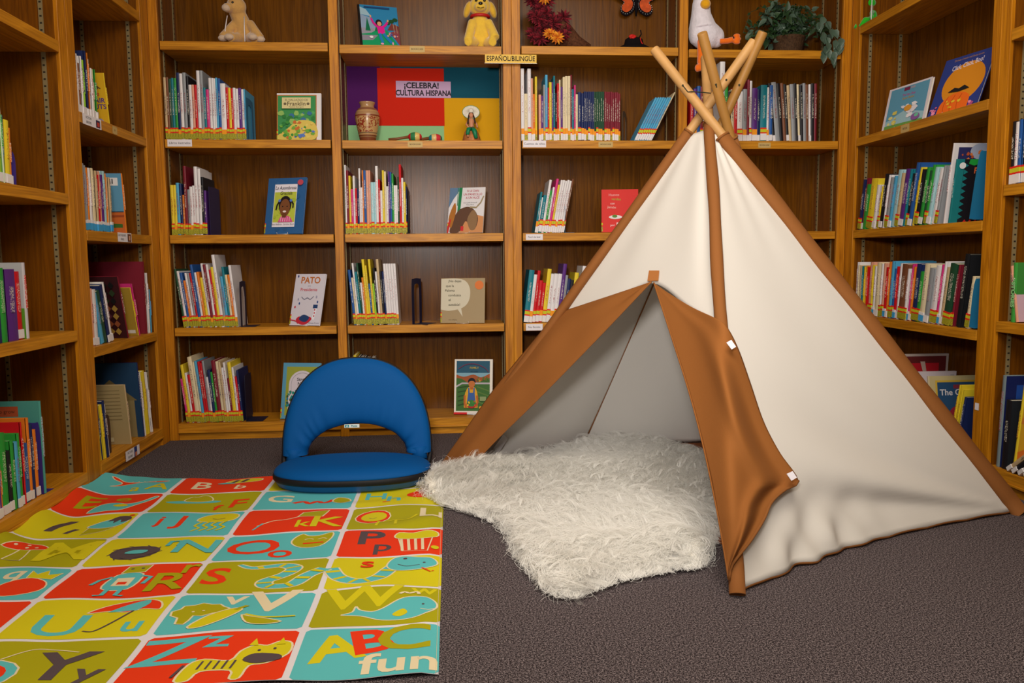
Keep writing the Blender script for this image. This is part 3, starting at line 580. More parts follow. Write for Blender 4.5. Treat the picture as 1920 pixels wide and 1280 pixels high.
def art_boy(a):
    a.rect(.0, 0, 1, 1, 'E6DED2'); a.rect(.05, .06, .93, .97, '27566E'); a.rect(.05, .6, .93, .75, '7FA8B8'); a.poly(spl([(.05, .72), (.25, .68), (.5, .72), (.7, .67), (.93, .74)], 4)+[(.93, .5), (.05, .5)], 'A0522A')
    a.poly([(.05, .66), (.2, .64), (.4, .55), (.7, .6), (.93, .66), (.93, .06), (.05, .06)], '3E6A30'); a.line([(.05, .50), (.2, .56), (.93, .56)], .03, 'B8AEB8')
    for i in range(5): a.line([(.1+.0*i, .48-.08*i), (.5, .52-.07*i)], .022, '2A4A22'); a.line([(.6, .5-.09*i), (.92, .42-.09*i)], .022, '5A7A38')
    blobs(a, 10, (.6, .6, .9, .66), .03, ['C8A838', '5A6A28'], 4); a.line(spl([(.1, .82), (.3, .9), (.55, .91), (.8, .84), (.9, .76)], 4), .012, '7A2A48'); a.text('FAMILY', .52, .84, .05, 'C8A838', bold=.01); a.text('PICTURES', .52, .775, .03, '1E3A50')
    a.poly(spl([(.26, .12), (.28, .35), (.36, .48), (.46, .5), (.56, .47), (.62, .34), (.62, .12)], 4), 'D8A02A'); a.line([(.28, .34), (.28, .2), (.32, .12)], .05, 'B8622A'); a.line([(.6, .34), (.62, .22), (.58, .14)], .05, 'B8622A')
    a.poly([(.37, .38), (.37, .48), (.4, .48), (.41, .39), (.5, .39), (.51, .48), (.54, .48), (.54, .38), (.57, .2), (.34, .2)], '3A5FA0'); a.ell(.46, .55, .085, .07, 'C07038'); a.poly(spl([(.36, .57), (.38, .63), (.46, .66), (.54, .63), (.56, .57), (.5, .6), (.42, .6)], 4, True), '14141C')
    a.rect(.42, .45, .5, .49, 'B8622A'); a.ell(.46, .18, .13, .07, 'B02A2A'); a.ell(.46, .2, .115, .06, '3A7A38'); blobs(a, 9, (.36, .16, .56, .25), .022, ['D84A2A', 'E8C03A', '3E8A3A'], 15); a.ell(.7, .12, .04, .03, 'E8A03A', 6); a.ell(.82, .18, .04, .03, 'E0902A', 6)
    a.rect(.68, .24, .84, .32, '8A9A6A'); a.rect(0, 0, .35, .035, 'D02028'); a.rect(.35, 0, 1, .035, 'D8D4D4')
eaself = lambda s: 'thin wire easel under the ' + s
g2 = 'picture books displayed face-out'
def bx(px, py, Y): return at(px, py, Y=Y)
face_book((at(677, 80, Y=.10).x, .10, zA-.008), .205, .27, .012, 14, 22, '1A1614', art_jump, 'picture book of a jumping child in pink, on the top shelf', g2, None, elabel=eaself('jumping child book'))
face_book((at(519, 262, Y=.06).x, .06, zB), .222, .245, .014, -2, 9, 'E4DEE0', art_turtle, 'green garden cover titled El hallazgo, facing out left of the vase', g2, True, elabel=eaself('green garden book'))
face_book((at(495, 438, Y=.05).x, .05, zC), .212, .295, .011, -17, 14, '2E5E94', art_portrait, 'blue-bordered book with a portrait of a child with braids', g2, True, elabel=eaself('blue portrait book'))
face_book((at(542, 606, Y=.05).x, .05, zD), .176, .275, .010, -22, 18, 'E0DAE4', art_pato, 'white book with the brown title PATO, below the blue portrait book', g2, True, elabel=eaself('PATO book'))
face_book((at(525, 777, Y=.06).x, .06, zE), .205, .295, .012, -12, 14, '5A9AB8', art_arch, 'pale blue book with a white arch cover behind the floor chair', g2, True, elabel=eaself('arch cover book'))
face_book((at(838, 437, Y=.05).x, .05, zC), .192, .245, .010, -18, 16, 'C8B8A8', art_alce, 'book with a brown shape and red lettering about an alce', g2, True, elabel=eaself('brown antler book'))
face_book((at(826, 603, Y=.05).x, .05, zD), .232, .238, .012, -9, 12, 'A08A66', art_bubble, 'tan square book with a big speech bubble and orange seal', g2, True, elabel=eaself('speech bubble book'))
face_book((at(851, 767, Y=.07).x, .07, zE), .205, .295, .013, -9, 12, 'E6DED2', art_boy, 'book showing a person in overalls holding vegetables, on the bottom shelf', g2, None, elabel=eaself('overalls cover book'))
face_book((at(1128, 434, Y=.05).x, .05, zC), .192, .228, .013, -9, 10, 'D81C14', art_red, 'bright red book beside the left tent sleeve', g2, True, elabel=eaself('bright red book'))
def art_easter(a):
    a.rect(0, 0, 1, 1, 'DCD2D8'); a.rect(.06, .02, .96, .96, '5E9AB8'); a.poly([(.06, .02), (.96, .02), (.96, .25), (.5, .4), (.06, .2)], '9AC0CC'); a.rect(.38, .86, .52, .94, '7A2A50'); a.rect(.54, .88, .64, .93, '9A98A8')
    a.text('The Very Busy', .52, .76, .075, 'B8408A', bold=.01); a.text('Easter Basket', .52, .68, .075, 'B89A3A', bold=.01); a.rect(.06, .02, .96, .1, '6A9A4A')
    blobs(a, 8, (.15, .1, .36, .4), .06, ['D8C860', 'E0D890'], 31); blobs(a, 9, (.45, .1, .75, .5), .07, ['EDEAF0', 'E0DEE8'], 33); a.ell(.58, .42, .09, .07, 'DC9A3A'); a.ell(.8, .17, .1, .08, '8A5AA0'); a.ell(.82, .2, .05, .04, '6FC0A0')
def art_boo(a):
    a.rect(0, 0, 1, 1, '2C3C86'); a.ell(.55, .5, .42, .36, 'D88A1E', 28); a.text('Click, Clack, Boo!', .52, .82, .12, 'E0D8E8', bold=.012, sx=.72, rot=.08); a.text('Doreen Cronin and Betsy Lewin', .5, .94, .045, 'C08A48')
    a.poly(spl([(.18, .02), (.22, .2), (.4, .32), (.6, .33), (.78, .24), (.8, .04)], 4), 'E86A1C')
    for x in (.32, .46, .6): a.line(spl([(x, .03), (x-.03, .16), (x+.02, .3)], 3), .012, 'B8480E')
    blobs(a, 10, (.34, .05, .66, .24), .035, ['E8C030', 'D8A020'], 41); a.poly([(.30, .37), (.42, .43), (.52, .40), (.62, .44), (.74, .37), (.52, .345)], '1A1A1E')
    blobs(a, 5, (.05, .03, .16, .14), .04, ['E890B0', 'C06090'], 43); blobs(a, 4, (.85, .03, .95, .12), .04, ['E890B0', 'B05088'], 44)
zRB = 1.516
face_book((3.535, -.268, zRB), .30, .205, .012, -84, 11, 'E2D6DC', art_easter, 'light blue spring cover on the upper right shelf, left of the orange moon book', g2, None, elabel=eaself('light blue spring book'))
face_book((3.530, -.655, zRB), .265, .265, .010, -80, 20, '2C3C86', art_boo, 'dark blue book with an orange moon, upper right shelf', g2, None, elabel=eaself('orange moon book'))
# books in side rows whose front covers show -----------------------
def side_book(M4, wd, h, d, k, theta, label, art, face='L', coverm=None, group=None, sticker=None):
    r = book_at(M4, wd, h, d, k, theta, sticker, label, group, True, coverm)
    a = Cov(d-.002, h); art(a)
    # left cover (x=0): normal -x ; viewer sees +y axis running away -> x_local = -(y)
    B = basis((0, d, 0), (0, -1, 0), (0, 0, 1)) if face == 'L' else basis((wd, 0.002, 0), (0, 1, 0), (0, 0, 1))
    a.build('cover_picture', r, M=B); return r
def art_yellow(a):
    a.rect(0, 0, 1, 1, 'D9A81C'); a.text('te', .80, .60, .13, 'C83A20', bold=.02); a.text('HAIR', .80, .47, .13, '4A3080', bold=.02); a.text('CUTS', .80, .35, .13, '4A3080', bold=.02)
    a.line([(.8, .78), (.86, .72), (.8, .68)], .02, '5A3A2A'); a.line([(.78, .76), (.9, .7)], .02, '5A3A2A'); a.ell(.82, .79, .02, .016, '5A3A2A')
    a.poly([(.45, .02), (.5, .12), (.62, .14), (.85, .12), (.95, .02)], '9A90B8'); a.rect(.5, .02, .68, .1, '6AB03A'); a.ell(.72, .19, .08, .065, SK); a.ell(.72, .225, .085, .045, HR)
def art_desert(a):
    a.rect(0, 0, 1, 1, '5E97B8'); a.rect(0, 0, 1, .36, 'C8662A'); a.poly([(0, .12), (.1, .2), (.95, .16), (.95, .1), (0, .1)], '3E6A2A'); a.rect(.4, .80, .92, .93, 'E4E0E0')
    for i in range(8): a.rect(.45+.05*i, .83, .45+.05*i+.022, .91, '2A2A30')
    a.ell(.6, .77, .16, .012, '2A2A40'); a.line([(0, .28), (1, .3)], .03, 'A04A22'); a.line([(0, .36), (1, .37)], .012, '3A4A5A')
def art_diamond(a):
    a.rect(0, 0, 1, 1, '3A1218')
    R = random.Random(2)
    for i in range(8):
        for j in range(9): a.poly([(i/7, j/8+.06), (i/7+.065, j/8), (i/7, j/8-.06), (i/7-.065, j/8)] if 0 < i < 7 and 0 < j < 8 else [(.5, .5), (.52, .5), (.5, .52)], R.choice(['7A2A20', '2A3A22', 'A08038', '141214', '8A4A2A', '5A2A3A']))
def art_ochre(a):
    a.rect(0, 0, 1, 1, 'A8882E'); a.rect(.2, .55, .6, .85, '2A2418'); a.rect(.3, .2, .6, .5, '4A3C20'); a.rect(.7, .05, .95, .12, 'D8D4CC')
def art_house(a):
    a.rect(0, 0, 1, 1, '1E3E5E'); a.poly([(.05, .5), (.5, .78), (.95, .5)], '7A6A42'); a.rect(.1, 0, .9, .5, '8A7A52')
def art_plain_tan(a):
    a.rect(0, 0, 1, 1, 'A89468')
    for i in range(9): a.line([(.1, .9-.06*i), (.9, .91-.06*i)], .012, '8A7850')
    a.rect(.3, .05, .7, .12, 'C8BE9A'); a.rect(.36, .065, .64, .105, '3A3A44')
fl = lambda y, z: frame_left(y, z)
side_book(fl(-.47, 1.504), .008, .215, .19, 'y', -9, 'yellow book leaning alone at the end of the top left row', art_yellow)
side_book(fl(-.36, 1.04), .014, .268, .21, 'o', -4, 'book with a desert landscape cover on the left bookcase', art_desert)
side_book(fl(-.405, .569), .012, .29, .21, 'm', -16, 'dark book with a diamond patterned cover, leaning in the left bookcase', art_diamond)
side_book(fl(-.285, .569), .008, .235, .17, 'y', -17, 'ochre book leaning right of the diamond patterned book', art_ochre)
book_at(fl(-.27, .569), .010, .25, .17, 'p', -15, None, 'thin pink book peeking out behind the ochre book', gl)
book_at(fl(-.19, .569), .022, .345, .25, 'm', 0, None, 'large dark maroon book standing at the back of the left shelf', gl)
book_at(fl(-.150, .569), .018, .29, .20, 'w', -1, None, 'white spine next to the large maroon book', gl)
book_at(fl(-.125, .569), .012, .21, .20, 's', 0, None, 'small blue book at the corner end of the left shelf', gl)
side_book(fl(-.29, .0866), .012, .36, .26, 'n', -6, 'large navy book with a tan house shape, bottom left shelf', art_house)
side_book(fl(-.44, .0866), .012, .28, .24, 'a', -8, 'tan mottled book behind the brown bookend, bottom left shelf', art_plain_tan)
book_at(fl(-.27, .0866), .012, .31, .22, 'w', -6, None, 'grey-white book right of the large navy book', gl)
book_at(fl(-.235, .0866), .030, .31, .2, 'y', -7, None, 'thick ochre yellow book at the end of the bottom left shelf', gl)
book_at(fl(-.185, .0866), .016, .30, .2, 'w', -8, None, 'white book leaning beside the thick ochre book', gl)
be = bookend(basis((XL-.20, -.60, .0872), (0, -1, 0), (1, 0, 0)), .16, .17, mat('bookend_brown', '4A3424', .6, .3), 'brown rounded bookend with square cut-out, bottom left shelf', base=.08)
def art_pumpkin(a):
    a.rect(0, 0, 1, 1, '4E9A92'); a.rect(.0, .84, .7, .95, 'B0502E'); a.text('from seed to grow', .36, .895, .055, '4A2A1A'); a.text('Pumpkin', .4, .73, .15, '1A1A1A', bold=.02)
side_book(fl(-1.215, .0866), .014, .335, .24, 'q', 0, 'teal book titled pumpkin behind the bottom left row', art_pumpkin, coverm=hm('4E9A92', .35))
def art_green(a): a.rect(0, 0, 1, 1, '5FA04A'); a.rect(.0, .6, 1, 1, 'D8DCD8'); a.ell(.5, .7, .3, .06, '3A8AA8'); a.rect(0, .9, 1, 1, '8AB87A')
def art_white(a):
    a.rect(0, 0, 1, 1, 'B8BCC0'); a.rect(0, 0, 1, .4, '5E9A2A'); a.ell(.3, .85, .2, .05, '3E8A3A'); a.ell(.5, .7, .2, .05, '2E7A3A'); a.poly([(.2, .4), (.5, .6), (.9, .5), (.7, .38)], '8A5A3A'); a.ell(.7, .12, .2, .08, 'E8E4E4'); a.ell(.7, .12, .12, .05, 'C8303A')
side_book(fl(-1.335, 1.172), .010, .30, .20, 'g', 0, 'tall green and white covered book at the upper left edge', art_green, coverm=hm('CFE0C8'))
side_book(fl(-1.262, .650), .020, .262, .20, 'r', 0, 'book with green meadow cover, red round sticker, left edge', art_white, coverm=hm('C8C4CC'))
# right case covers: seen from the near side
fr_ = lambda y, z: frame_right(y, z)
def art_pablo(a):
    a.rect(0, 0, 1, 1, '15121A'); a.rect(0, 0, .12, 1, '17767A'); a.poly([(.2, .93), (.22, 1), (1, 1), (1, .93)]+[(1-.1*i, .93-.03*(i % 2)) for i in range(8)], '1E9A3A')
    for i in range(9): a.poly([(.12, .1*i+.06), (.2, .1*i+.1), (.12, .1*i+.14)], '17767A')
    for i in range(7): a.poly([(.2+.1*i, 0), (.25+.1*i, .06), (.3+.1*i, 0)], 'C02020')
    a.text('PABLO', .52, .82, .13, 'D8663A', bold=.02); a.text('el de las', .62, .72, .07, 'B8502A'); a.rect(.62, .3, .82, .6, '3E5E80'); a.ell(.08, .9, .06, .05, 'E4E0E0')
def art_night(a):
    a.rect(0, 0, 1, 1, 'DCD6D8'); a.rect(.08, .02, 1, .95, '2A2A5C'); a.ell(.5, .9, .2, .1, 'A8B0C8'); blobs(a, 14, (.12, .7, .9, .9), .035, ['B8502A', 'D8763A'], 50); a.text('PABLO', .5, .68, .13, 'C8A838', bold=.02)
side_book(fr_(-.815, 1.046), .012, .335, .24, 'w', 8, 'tall night-blue book with a moon, on the right middle shelf', art_night, 'R', hm('DCD6D8'))
side_book(fr_(-.848, 1.046), .016, .265, .24, 't', 8, 'black and teal book titled PABLO, right middle shelf', art_pablo, 'R', hm('17767A'))
bookend(Matrix(((0, 1, 0, XR+.02), (-1, 0, 0, -.985), (0, 0, 1, 1.0462), (0, 0, 0, 1))) @ Matrix.Rotation(math.radians(10), 4, 'Y') @ Matrix.Translation((0, 0, .012)), .14, .27, bendm, 'blue bookend closing the shelf with the PABLO book', hole=False, base=.03)
book_at(fr_(-.935, .609), .030, .305, .232, 'k', 8, None, 'big black book with a red foot, right lower shelf', gr_, coverm=hm('16181C'))
book_at(fr_(-.995, .609), .022, .215, .2, 'c', 9, 'Y', 'short speckled book between the big black book and blue bookend', gr_)
bookend(Matrix(((0, 1, 0, XR+.01), (-1, 0, 0, -1.035), (0, 0, 1, .6092), (0, 0, 0, 1))) @ Matrix.Rotation(math.radians(6), 4, 'Y') @ Matrix.Translation((0, 0, .008)), .15, .20, bendm, 'blue bookend after the big black book, right lower shelf', hole=False, base=.03)
def art_noise(a):
    a.rect(0, 0, 1, 1, 'C8BCC0'); a.text('NOISE', .48, .72, .19, 'A81E2A', bold=.02, shear=.2); a.rect(.0, .3, 1, .5, '3A86A0'); a.rect(.86, .02, .95, .95, 'A8A4A8')
def art_dkred(a):
    a.rect(0, 0, 1, 1, 'A89890'); a.rect(.03, .02, .95, .97, '5A1A1A'); a.rect(.05, .74, .8, .88, 'A81420'); a.poly([(.4, .9), (.5, .7), (.56, .72), (.5, .9)], 'B0988C'); a.poly([(.1, .6), (.5, .66), (.5, .72), (.1, .74)], 'C0A8A4')
def art_the(a):
    a.rect(0, 0, 1, 1, 'B8A878'); a.rect(.12, .04, .98, .93, 'C0A038'); a.rect(.16, .06, .96, .90, '22466A'); a.text('The Gift', .5, .74, .13, 'C8C4C8', bold=.02); a.ell(.6, .4, .22, .14, '8A2030'); a.rect(.5, .8, .8, .86, '7A2A3A')
side_book(fr_(-.52, .0866), .012, .36, .235, 'm', 2, 'large dark red book, lowest right shelf behind the tent sleeve', art_dkred, 'R', hm('8A7A74'))
side_book(fr_(-.62, .0866), .010, .29, .21, 'w', 3, 'white book with red lettering NOISE, lowest right shelf', art_noise, 'R', hm('C8BCC0'))
side_book(fr_(-.80, .0866), .016, .29, .22, 'c', -10, 'framed blue cover beginning The, leaning on the lowest right shelf', art_the, 'R', hm('C8B896'))
book_at(fr_(-.93, .0866), .010, .285, .2, 'y', 10, None, 'yellow spine leaning left of the right upright', gr_)
book_at(fr_(-.95, .0866), .010, .27, .2, 'y', 10, None, 'second yellow spine leaning against the right upright', gr_)
book_at(fr_(-1.115+.0, .0866) if 0 else fr_(-.975, .0866), .014, .24, .2, 'n', 10, None, 'navy spine beside the two yellow spines', gr_)
def art_stories(a): a.rect(0, 0, 1, 1, '3E8A3A')
side_book(fr_(-1.262, .655), .022, .225, .2, 'g', 0, 'green book lettered STORIES standing at the right edge', art_stories, 'R', hm('3E9A3E'))
side_book(fr_(-1.29, .655), .016, .215, .2, 'v', -12, 'pink and cream book leaning on the green lettered book', lambda a: a.rect(0, 0, 1, 1, 'C8A8B8'), 'R')
a_ = Art(.0003); a_.text('STORIES', 0, 0, .026, '8FD08A', bold=.04)
stb = [o for o in col.objects if str(o.get('label', '')).startswith('green book lettered')][0]; bpy.context.view_layer.update()
a_.build('spine_lettering', stb, M=stb.matrix_world.inverted() @ Matrix(((0, 0, -1, XR+.0138), (0, -1, 0, -1.273), (-1, 0, 0, .76), (0, 0, 0, 1))))
def art_planet(a): a.rect(0, 0, 1, 1, '14205A'); a.rect(.2, .1, .5, .9, '1E4AA0'); a.ell(.6, .6, .15, .12, '5A1820')
side_book(fr_(-1.225, .0866), .020, .36, .22, 'e', 2, 'blue space book standing tall at the right edge, lowest shelf', art_planet, 'R', hm('7A8A90'))
side_book(fr_(-1.255, .0866), .030, .27, .2, 'k', 2, 'thick charcoal book before the blue space book', lambda a: (a.rect(0, 0, 1, 1, '20242A'), a.ell(.35, .12, .14, .1, '8A8A90'), a.ell(.35, .12, .12, .085, '20242A')), 'R')
side_book(fr_(-1.315, .0866), .014, .345, .2, 'y', 6, 'yellow and orange streaked book at the right edge', lambda a: (a.rect(0, 0, 1, 1, 'D8A82A'), a.line(spl([(0, .9), (.5, .8), (1, .85)], 4), .09, 'D8762A'), a.line(spl([(0, .6), (.5, .52), (1, .6)], 4), .07, 'D8863A'), a.line(spl([(0, .2), (.5, .28), (1, .2)], 4), .08, 'D8762A'), a.text('MONKEY', .5, .42, .06, 'A83A20', bold=.02)), 'R')
for i, (k, nm) in enumerate((('a', 'tan'), ('k', 'black'), ('w', 'white'), ('y', 'yellow'))):
    Mx = fr_(-1.30-.035*i, .0866) @ Matrix.Rotation(math.radians(52), 4, 'Y')
    book_at(fr_(-1.285-.030*i, .0866) @ Matrix.Translation((0, -.012, .0)), .016, .24, .18, k, 50, 'K', f'{nm} book lying aslant in the heap at the right edge', gr_)
# ---------------------------------------------------------------- display bay
def paper(x0, z0, x1_, z1, y, c, label):
    MBo = MB().box((x0, y, z0), (x1_, y+.0008, z1)).build('backing_paper', mat('card_'+c, c, .75, .15)); tag(MBo, label, 'paper', 'coloured papers behind the vase'); return MBo
ox = SX[2]+.006; oz = zB+.001
paper(ox, 1.62, 1.045, 1.945, .2690, '4A1058', 'purple paper lining the display shelf, behind the vase')
paper(1.10, 1.765, 1.698, 1.945, .2700, '0A4E62', 'teal paper at the upper right of the display shelf')
paper(ox, oz, 1.42, 1.63, .2685, '8CC08A', 'pale green paper along the bottom of the display shelf')
paper(1.38, oz, 1.698, 1.775, .2680, 'D69E0C', 'golden yellow paper behind the sombrero figurine')
paper(1.03, 1.628, 1.384, 1.928, .2662, 'C8220A', 'red paper in the middle of the display shelf')
a = Art(.0004); a.rect(-.146, -.043, .146, .043, 'BFA0C4'); a.text('¡CELEBRA!', -.01, .019, .041, '18141C', bold=.03); a.text('CULTURA HISPANA', 0, -.020, .040, '18141C', bold=.03, sx=.84)
tag(a.build('paper_sign', M=basis((1.274, .2655, 1.818), (1, 0, -.01), (0, 0, 1))), 'lilac paper sign reading CELEBRA CULTURA HISPANA on the red paper', 'sign')
sg = empty('section_sign', (1.722, -.022, 1.911), 'yellow sign reading ESPAÑOL/BILINGÜE fixed across the double upright', 'sign')
MB().box((-.130, -.0015, -.021), (.130, .0015, .021)).build('sign_board', mat('sign_yellow', 'E2B41C', .4, .4), sg, bevel=.0005)
a = Art(.0003); a.text('ESPAÑOL/BILINGÜE', 0, 0, .034, '2A2210', bold=.015, sx=.82); a.build('sign_lettering', sg, M=basis((0, -.0016, 0), (1, 0, 0), (0, 0, 1)))
MB().box((-.03, .0015, -.006), (.03, .0205, .006)).box((-.132, -.003, -.023), (.132, .0015, -.021)).build('sign_bracket', mat('clear_bracket', 'C8C4C0', .2, .6), sg)
# vase
def band_mat():
    m = bpy.data.materials.new('vase_pottery'); m.use_nodes = True; nt = m.node_tree; b = nt.nodes['Principled BSDF']; N = nt.nodes.new; L = nt.links.new
    tc = N('ShaderNodeTexCoord'); sp = N('ShaderNodeSeparateXYZ'); L(tc.outputs['Object'], sp.inputs[0])
    mr = N('ShaderNodeMapRange'); mr.inputs['From Max'].default_value = .20; L(sp.outputs['Z'], mr.inputs[0])
    rp = N('ShaderNodeValToRGB'); rp.color_ramp.interpolation = 'CONSTANT'; e = rp.color_ramp.elements
    e[0].position = 0; e[0].color = lin('7A4228'); e[1].position = .10; e[1].color = lin('8E6A44')
    for p, c in ((.13, '6A3420'), (.16, 'B08A5A'), (.20, '5A4A38'), (.22, 'B8925E'), (.62, '7A3A24'), (.66, 'A88058'), (.74, 'B89060'), (.78, '8A5A40'), (.84, 'A98258')):
        x = rp.color_ramp.elements.new(p); x.color = lin(c)
    L(mr.outputs[0], rp.inputs[0])
    n = N('ShaderNodeTexNoise'); n.inputs['Scale'].default_value = 22; n.inputs['Distortion'].default_value = 2.5; L(tc.outputs['Object'], n.inputs['Vector'])
    r2 = N('ShaderNodeValToRGB'); r2.color_ramp.interpolation = 'CONSTANT'; q = r2.color_ramp.elements; q[0].color = (0, 0, 0, 1); q[1].position = .5; q[1].color = (1, 1, 1, 1); x = q.new(.60); x.color = (0, 0, 0, 1)
    L(n.outputs['Fac'], r2.inputs[0])
    g1 = N('ShaderNodeMath'); g1.operation = 'GREATER_THAN'; g1.inputs[1].default_value = .046; L(sp.outputs['Z'], g1.inputs[0])
    g2_ = N('ShaderNodeMath'); g2_.operation = 'LESS_THAN'; g2_.inputs[1].default_value = .122; L(sp.outputs['Z'], g2_.inputs[0])
    mu = N('ShaderNodeMath'); mu.operation = 'MULTIPLY'; L(g1.outputs[0], mu.inputs[0]); L(g2_.outputs[0], mu.inputs[1])
    mv = N('ShaderNodeMath'); mv.operation = 'MULTIPLY'; L(mu.outputs[0], mv.inputs[0]); L(r2.outputs[0], mv.inputs[1])
    mx = N('ShaderNodeMix'); mx.data_type = 'RGBA'; mx.inputs['B'].default_value = lin('8A3420'); L(mv.outputs[0], mx.inputs['Factor']); L(rp.outputs[0], mx.inputs['A']); L(mx.outputs['Result'], b.inputs['Base Color'])
    b.inputs['Roughness'].default_value = .25; return m
vx = at(690, 262, Y=.09).x
o = MB().lathe([(.0, .0), (.038, 0), (.040, .004), (.050, .05), (.060, .10), (.0635, .125), (.060, .145), (.048, .165), (.036, .172), (.034, .182), (.039, .194), (.041, .199), (.037, .200), (.031, .185), (.03, .12), (.02, .02), (.0, .018)], 40).build('vase', band_mat(), smooth=True)
o.location = (vx, .09, zB+.001); tag(o, 'brown painted clay vase with dark red bands on the display shelf', 'vase')
# maracas
for i, (mx0, cx0, lab) in enumerate(((1.10, 1.232, 'left red and green painted maraca with wooden handle'), (1.24, 1.335, 'right maraca with cream, teal and red bands'))):
    r = empty('maraca', label=lab+', on the display shelf', cat='maraca', group='pair of painted maracas', M4=Matrix.Translation((cx0, .06+.05*i, zB+.0245)) @ Matrix.Rotation(math.radians(8 if i else -4), 4, 'Z'))
    hd = MB(); M_ = Matrix.Rotation(math.radians(90), 4, 'Y'); prof = [(0.0001, -.036)]+[(.0235*math.cos(t), (.036 if t > 0 else .036)*math.sin(t)) for t in [math.radians(q) for q in range(-75, 76, 10)]]+[(.0001, .036)]
    cols = [hm('B8202A', .25), hm('2E7A4A', .25), hm('D8B868', .25), hm('C02A30', .25)] if i == 0 else [hm('1E7A80', .25), hm('D8B878', .25), hm('C8303A', .25), hm('2E7A4A', .25)]
    hd.lathe(prof, 20, M=M_); nb = len(hd.f); hd.m = [min(3, (q//20)*4//17) if q//20 < 17 else 3 for q in range(nb)]
    hd.build('head', cols, r, smooth=True)
    MB().tube([(-.03, 0, 0), (-.09, 0, -.009), (-.135, 0, -.014)], [.008, .0065, .0085], 10).build('handle', mat('maraca_handle', '7A4A28', .5), r, smooth=True)
# figurine with sombrero
fg = empty('figurine', (at(884, 262, Y=.08).x, .08, zB+.001), 'painted clay figurine with a white sombrero and green dress', 'figurine')
MB().lathe([(0, 0), (.046, 0), (.048, .006), (.042, .03), (.036, .05), (.028, .062), (.0, .066)], 14).build('rock_base', mat('figurine_rock', 'B06A34', .6, var=.35, vscale=60), fg, smooth=True)
b_ = MB(); b_.tube([(0, -.012, .058), (0, -.004, .09), (0, 0, .112), (0, 0, .124)], [.017, .013, .017, .006], 12); b_.tube([(-.014, -.002, .108), (-.026, -.014, .086), (-.014, -.028, .07)], [.006, .005, .004], 8); b_.tube([(.014, -.002, .108), (.028, -.012, .088), (.03, -.022, .07)], [.006, .005, .004], 8)
b_.ell((0, -.001, .135), (.0125, .012, .015), 14, 10); b_.tube([(-.008, -.014, .06), (-.014, -.040, .056), (-.020, -.05, .02)], [.010, .009, .006], 10); b_.tube([(.008, -.014, .06), (.014, -.042, .05), (.022, -.048, .015)], [.011, .010, .006], 10)
b_.build('body', mat('figurine_skin', 'C48462', .5), fg, smooth=True)
MB().lathe([(.0, .05), (.020, .05), (.017, .075), (.014, .095), (.0165, .112), (.010, .119), (.0, .12)], 14).tube([(.006, -.02, .064), (.014, -.046, .052), (.023, -.052, .012)], [.013, .0125, .009], 10).tube([(-.006, -.02, .064), (-.016, -.044, .058), (-.022, -.052, .03)], [.012, .011, .009], 10).build('dress', mat('figurine_green', '0F7A50', .4), fg, smooth=True)
MB().ell((0, .003, .138), (.0145, .012, .0165), 12, 8).tube([(-.012, -.004, .135), (-.016, -.012, .11), (-.018, -.014, .09)], .004, 6).tube([(.012, -.004, .135), (.018, -.012, .11), (.02, -.014, .092)], .004, 6).build('hair', mat('hair_dark', '24140E', .5), fg, smooth=True)
Mh = Matrix.Translation((0, .016, .152)) @ Matrix.Rotation(math.radians(58), 4, 'X')
MB().lathe([(0, .026), (.010, .024), (.014, .012), (.018, .003), (.036, -.001), (.044, .005), (.0455, .004), (.036, -.004), (.0, -.004)], 26, M=Mh).build('sombrero', mat('sombrero_white', 'DDD6C6', .6, var=.12, vscale=90), fg, smooth=True)
MB().tube([tuple(Mh @ V((.0448*math.cos(t*.2618), .0448*math.sin(t*.2618), .0045))) for t in range(25)], .0013, 6).build('hat_rim', mat('rim_green', '2E8A4A', .5), fg, smooth=True)
# ---------------------------------------------------------------- teepee
canvas = mat('tent_canvas', 'E7E2DB', .9, .15, bump=.06, bscale=420, trans=.2)
tan = mat('tent_tan_cloth', '90592A', .85, .15, bump=.08, bscale=380)
trim = mat('tent_trim_cloth', '8A562A', .8, .2, bump=.12, bscale=300)
dowel = mat('pole_wood', 'BE9058', .5, .35, var=.08, vscale=14)
dowel2 = mat('pole_wood_dark', 'A07236', .5, .35, var=.10, vscale=14)
cord = mat('dark_cord', '3A3A2C', .8, .1)
def screen_y(p):
    d = p-CAM; return 640 - d.dot(_U)/d.dot(_f)*FPX
PF = {}
def pole(key, foot, second, tipy):
    foot = V(foot); second = V(second); k = 1.0
    while k < 2 and screen_y(foot+(second-foot)*k) > tipy: k += .002
    PF[key] = (foot, second, foot+(second-foot)*k)
pole('L', at(846, 872, Z=.0), at(1301, 235, Y=-1.01), 78)
pole('F', at(1382, 1119, Z=0), at(1329, 225, Y=-1.05), 108)
pole('R', at(1912, 962, Z=0), at(1347, 245, Y=-1.10), 92)
pole('B', at(1086, 826, Z=0), at(1352, 235, Y=-.955), 60)
pole('D', (3.18, -.38, 0), at(1366, 245, Y=-1.055), 62)
tent = empty('teepee', PF['F'][0].lerp(PF['D'][0], .5), 'white canvas play teepee with tan door flaps and five wooden poles', 'teepee')
TL = tent.location.copy(); bpy.context.view_layer.update()
def tb(mb, name, m, **k):
    mb.v = [tuple(V(p)-TL) for p in mb.v]; return mb.build(name, m, tent, **k)
def along(key, z):
    f, s, t = PF[key]; return f+(s-f)*(z/(s.z-f.z))
def apex(): return sum((PF[k][1] for k in PF), V())/5
APX = apex()
def inward(A, B):
    n = (B-A).cross(V((0, 0, 1))).normalized(); c = sum((PF[k][0] for k in PF), V())/5
    return n if n.dot(c-A) > 0 else -n
ring = ['F', 'R', 'D', 'B', 'L']
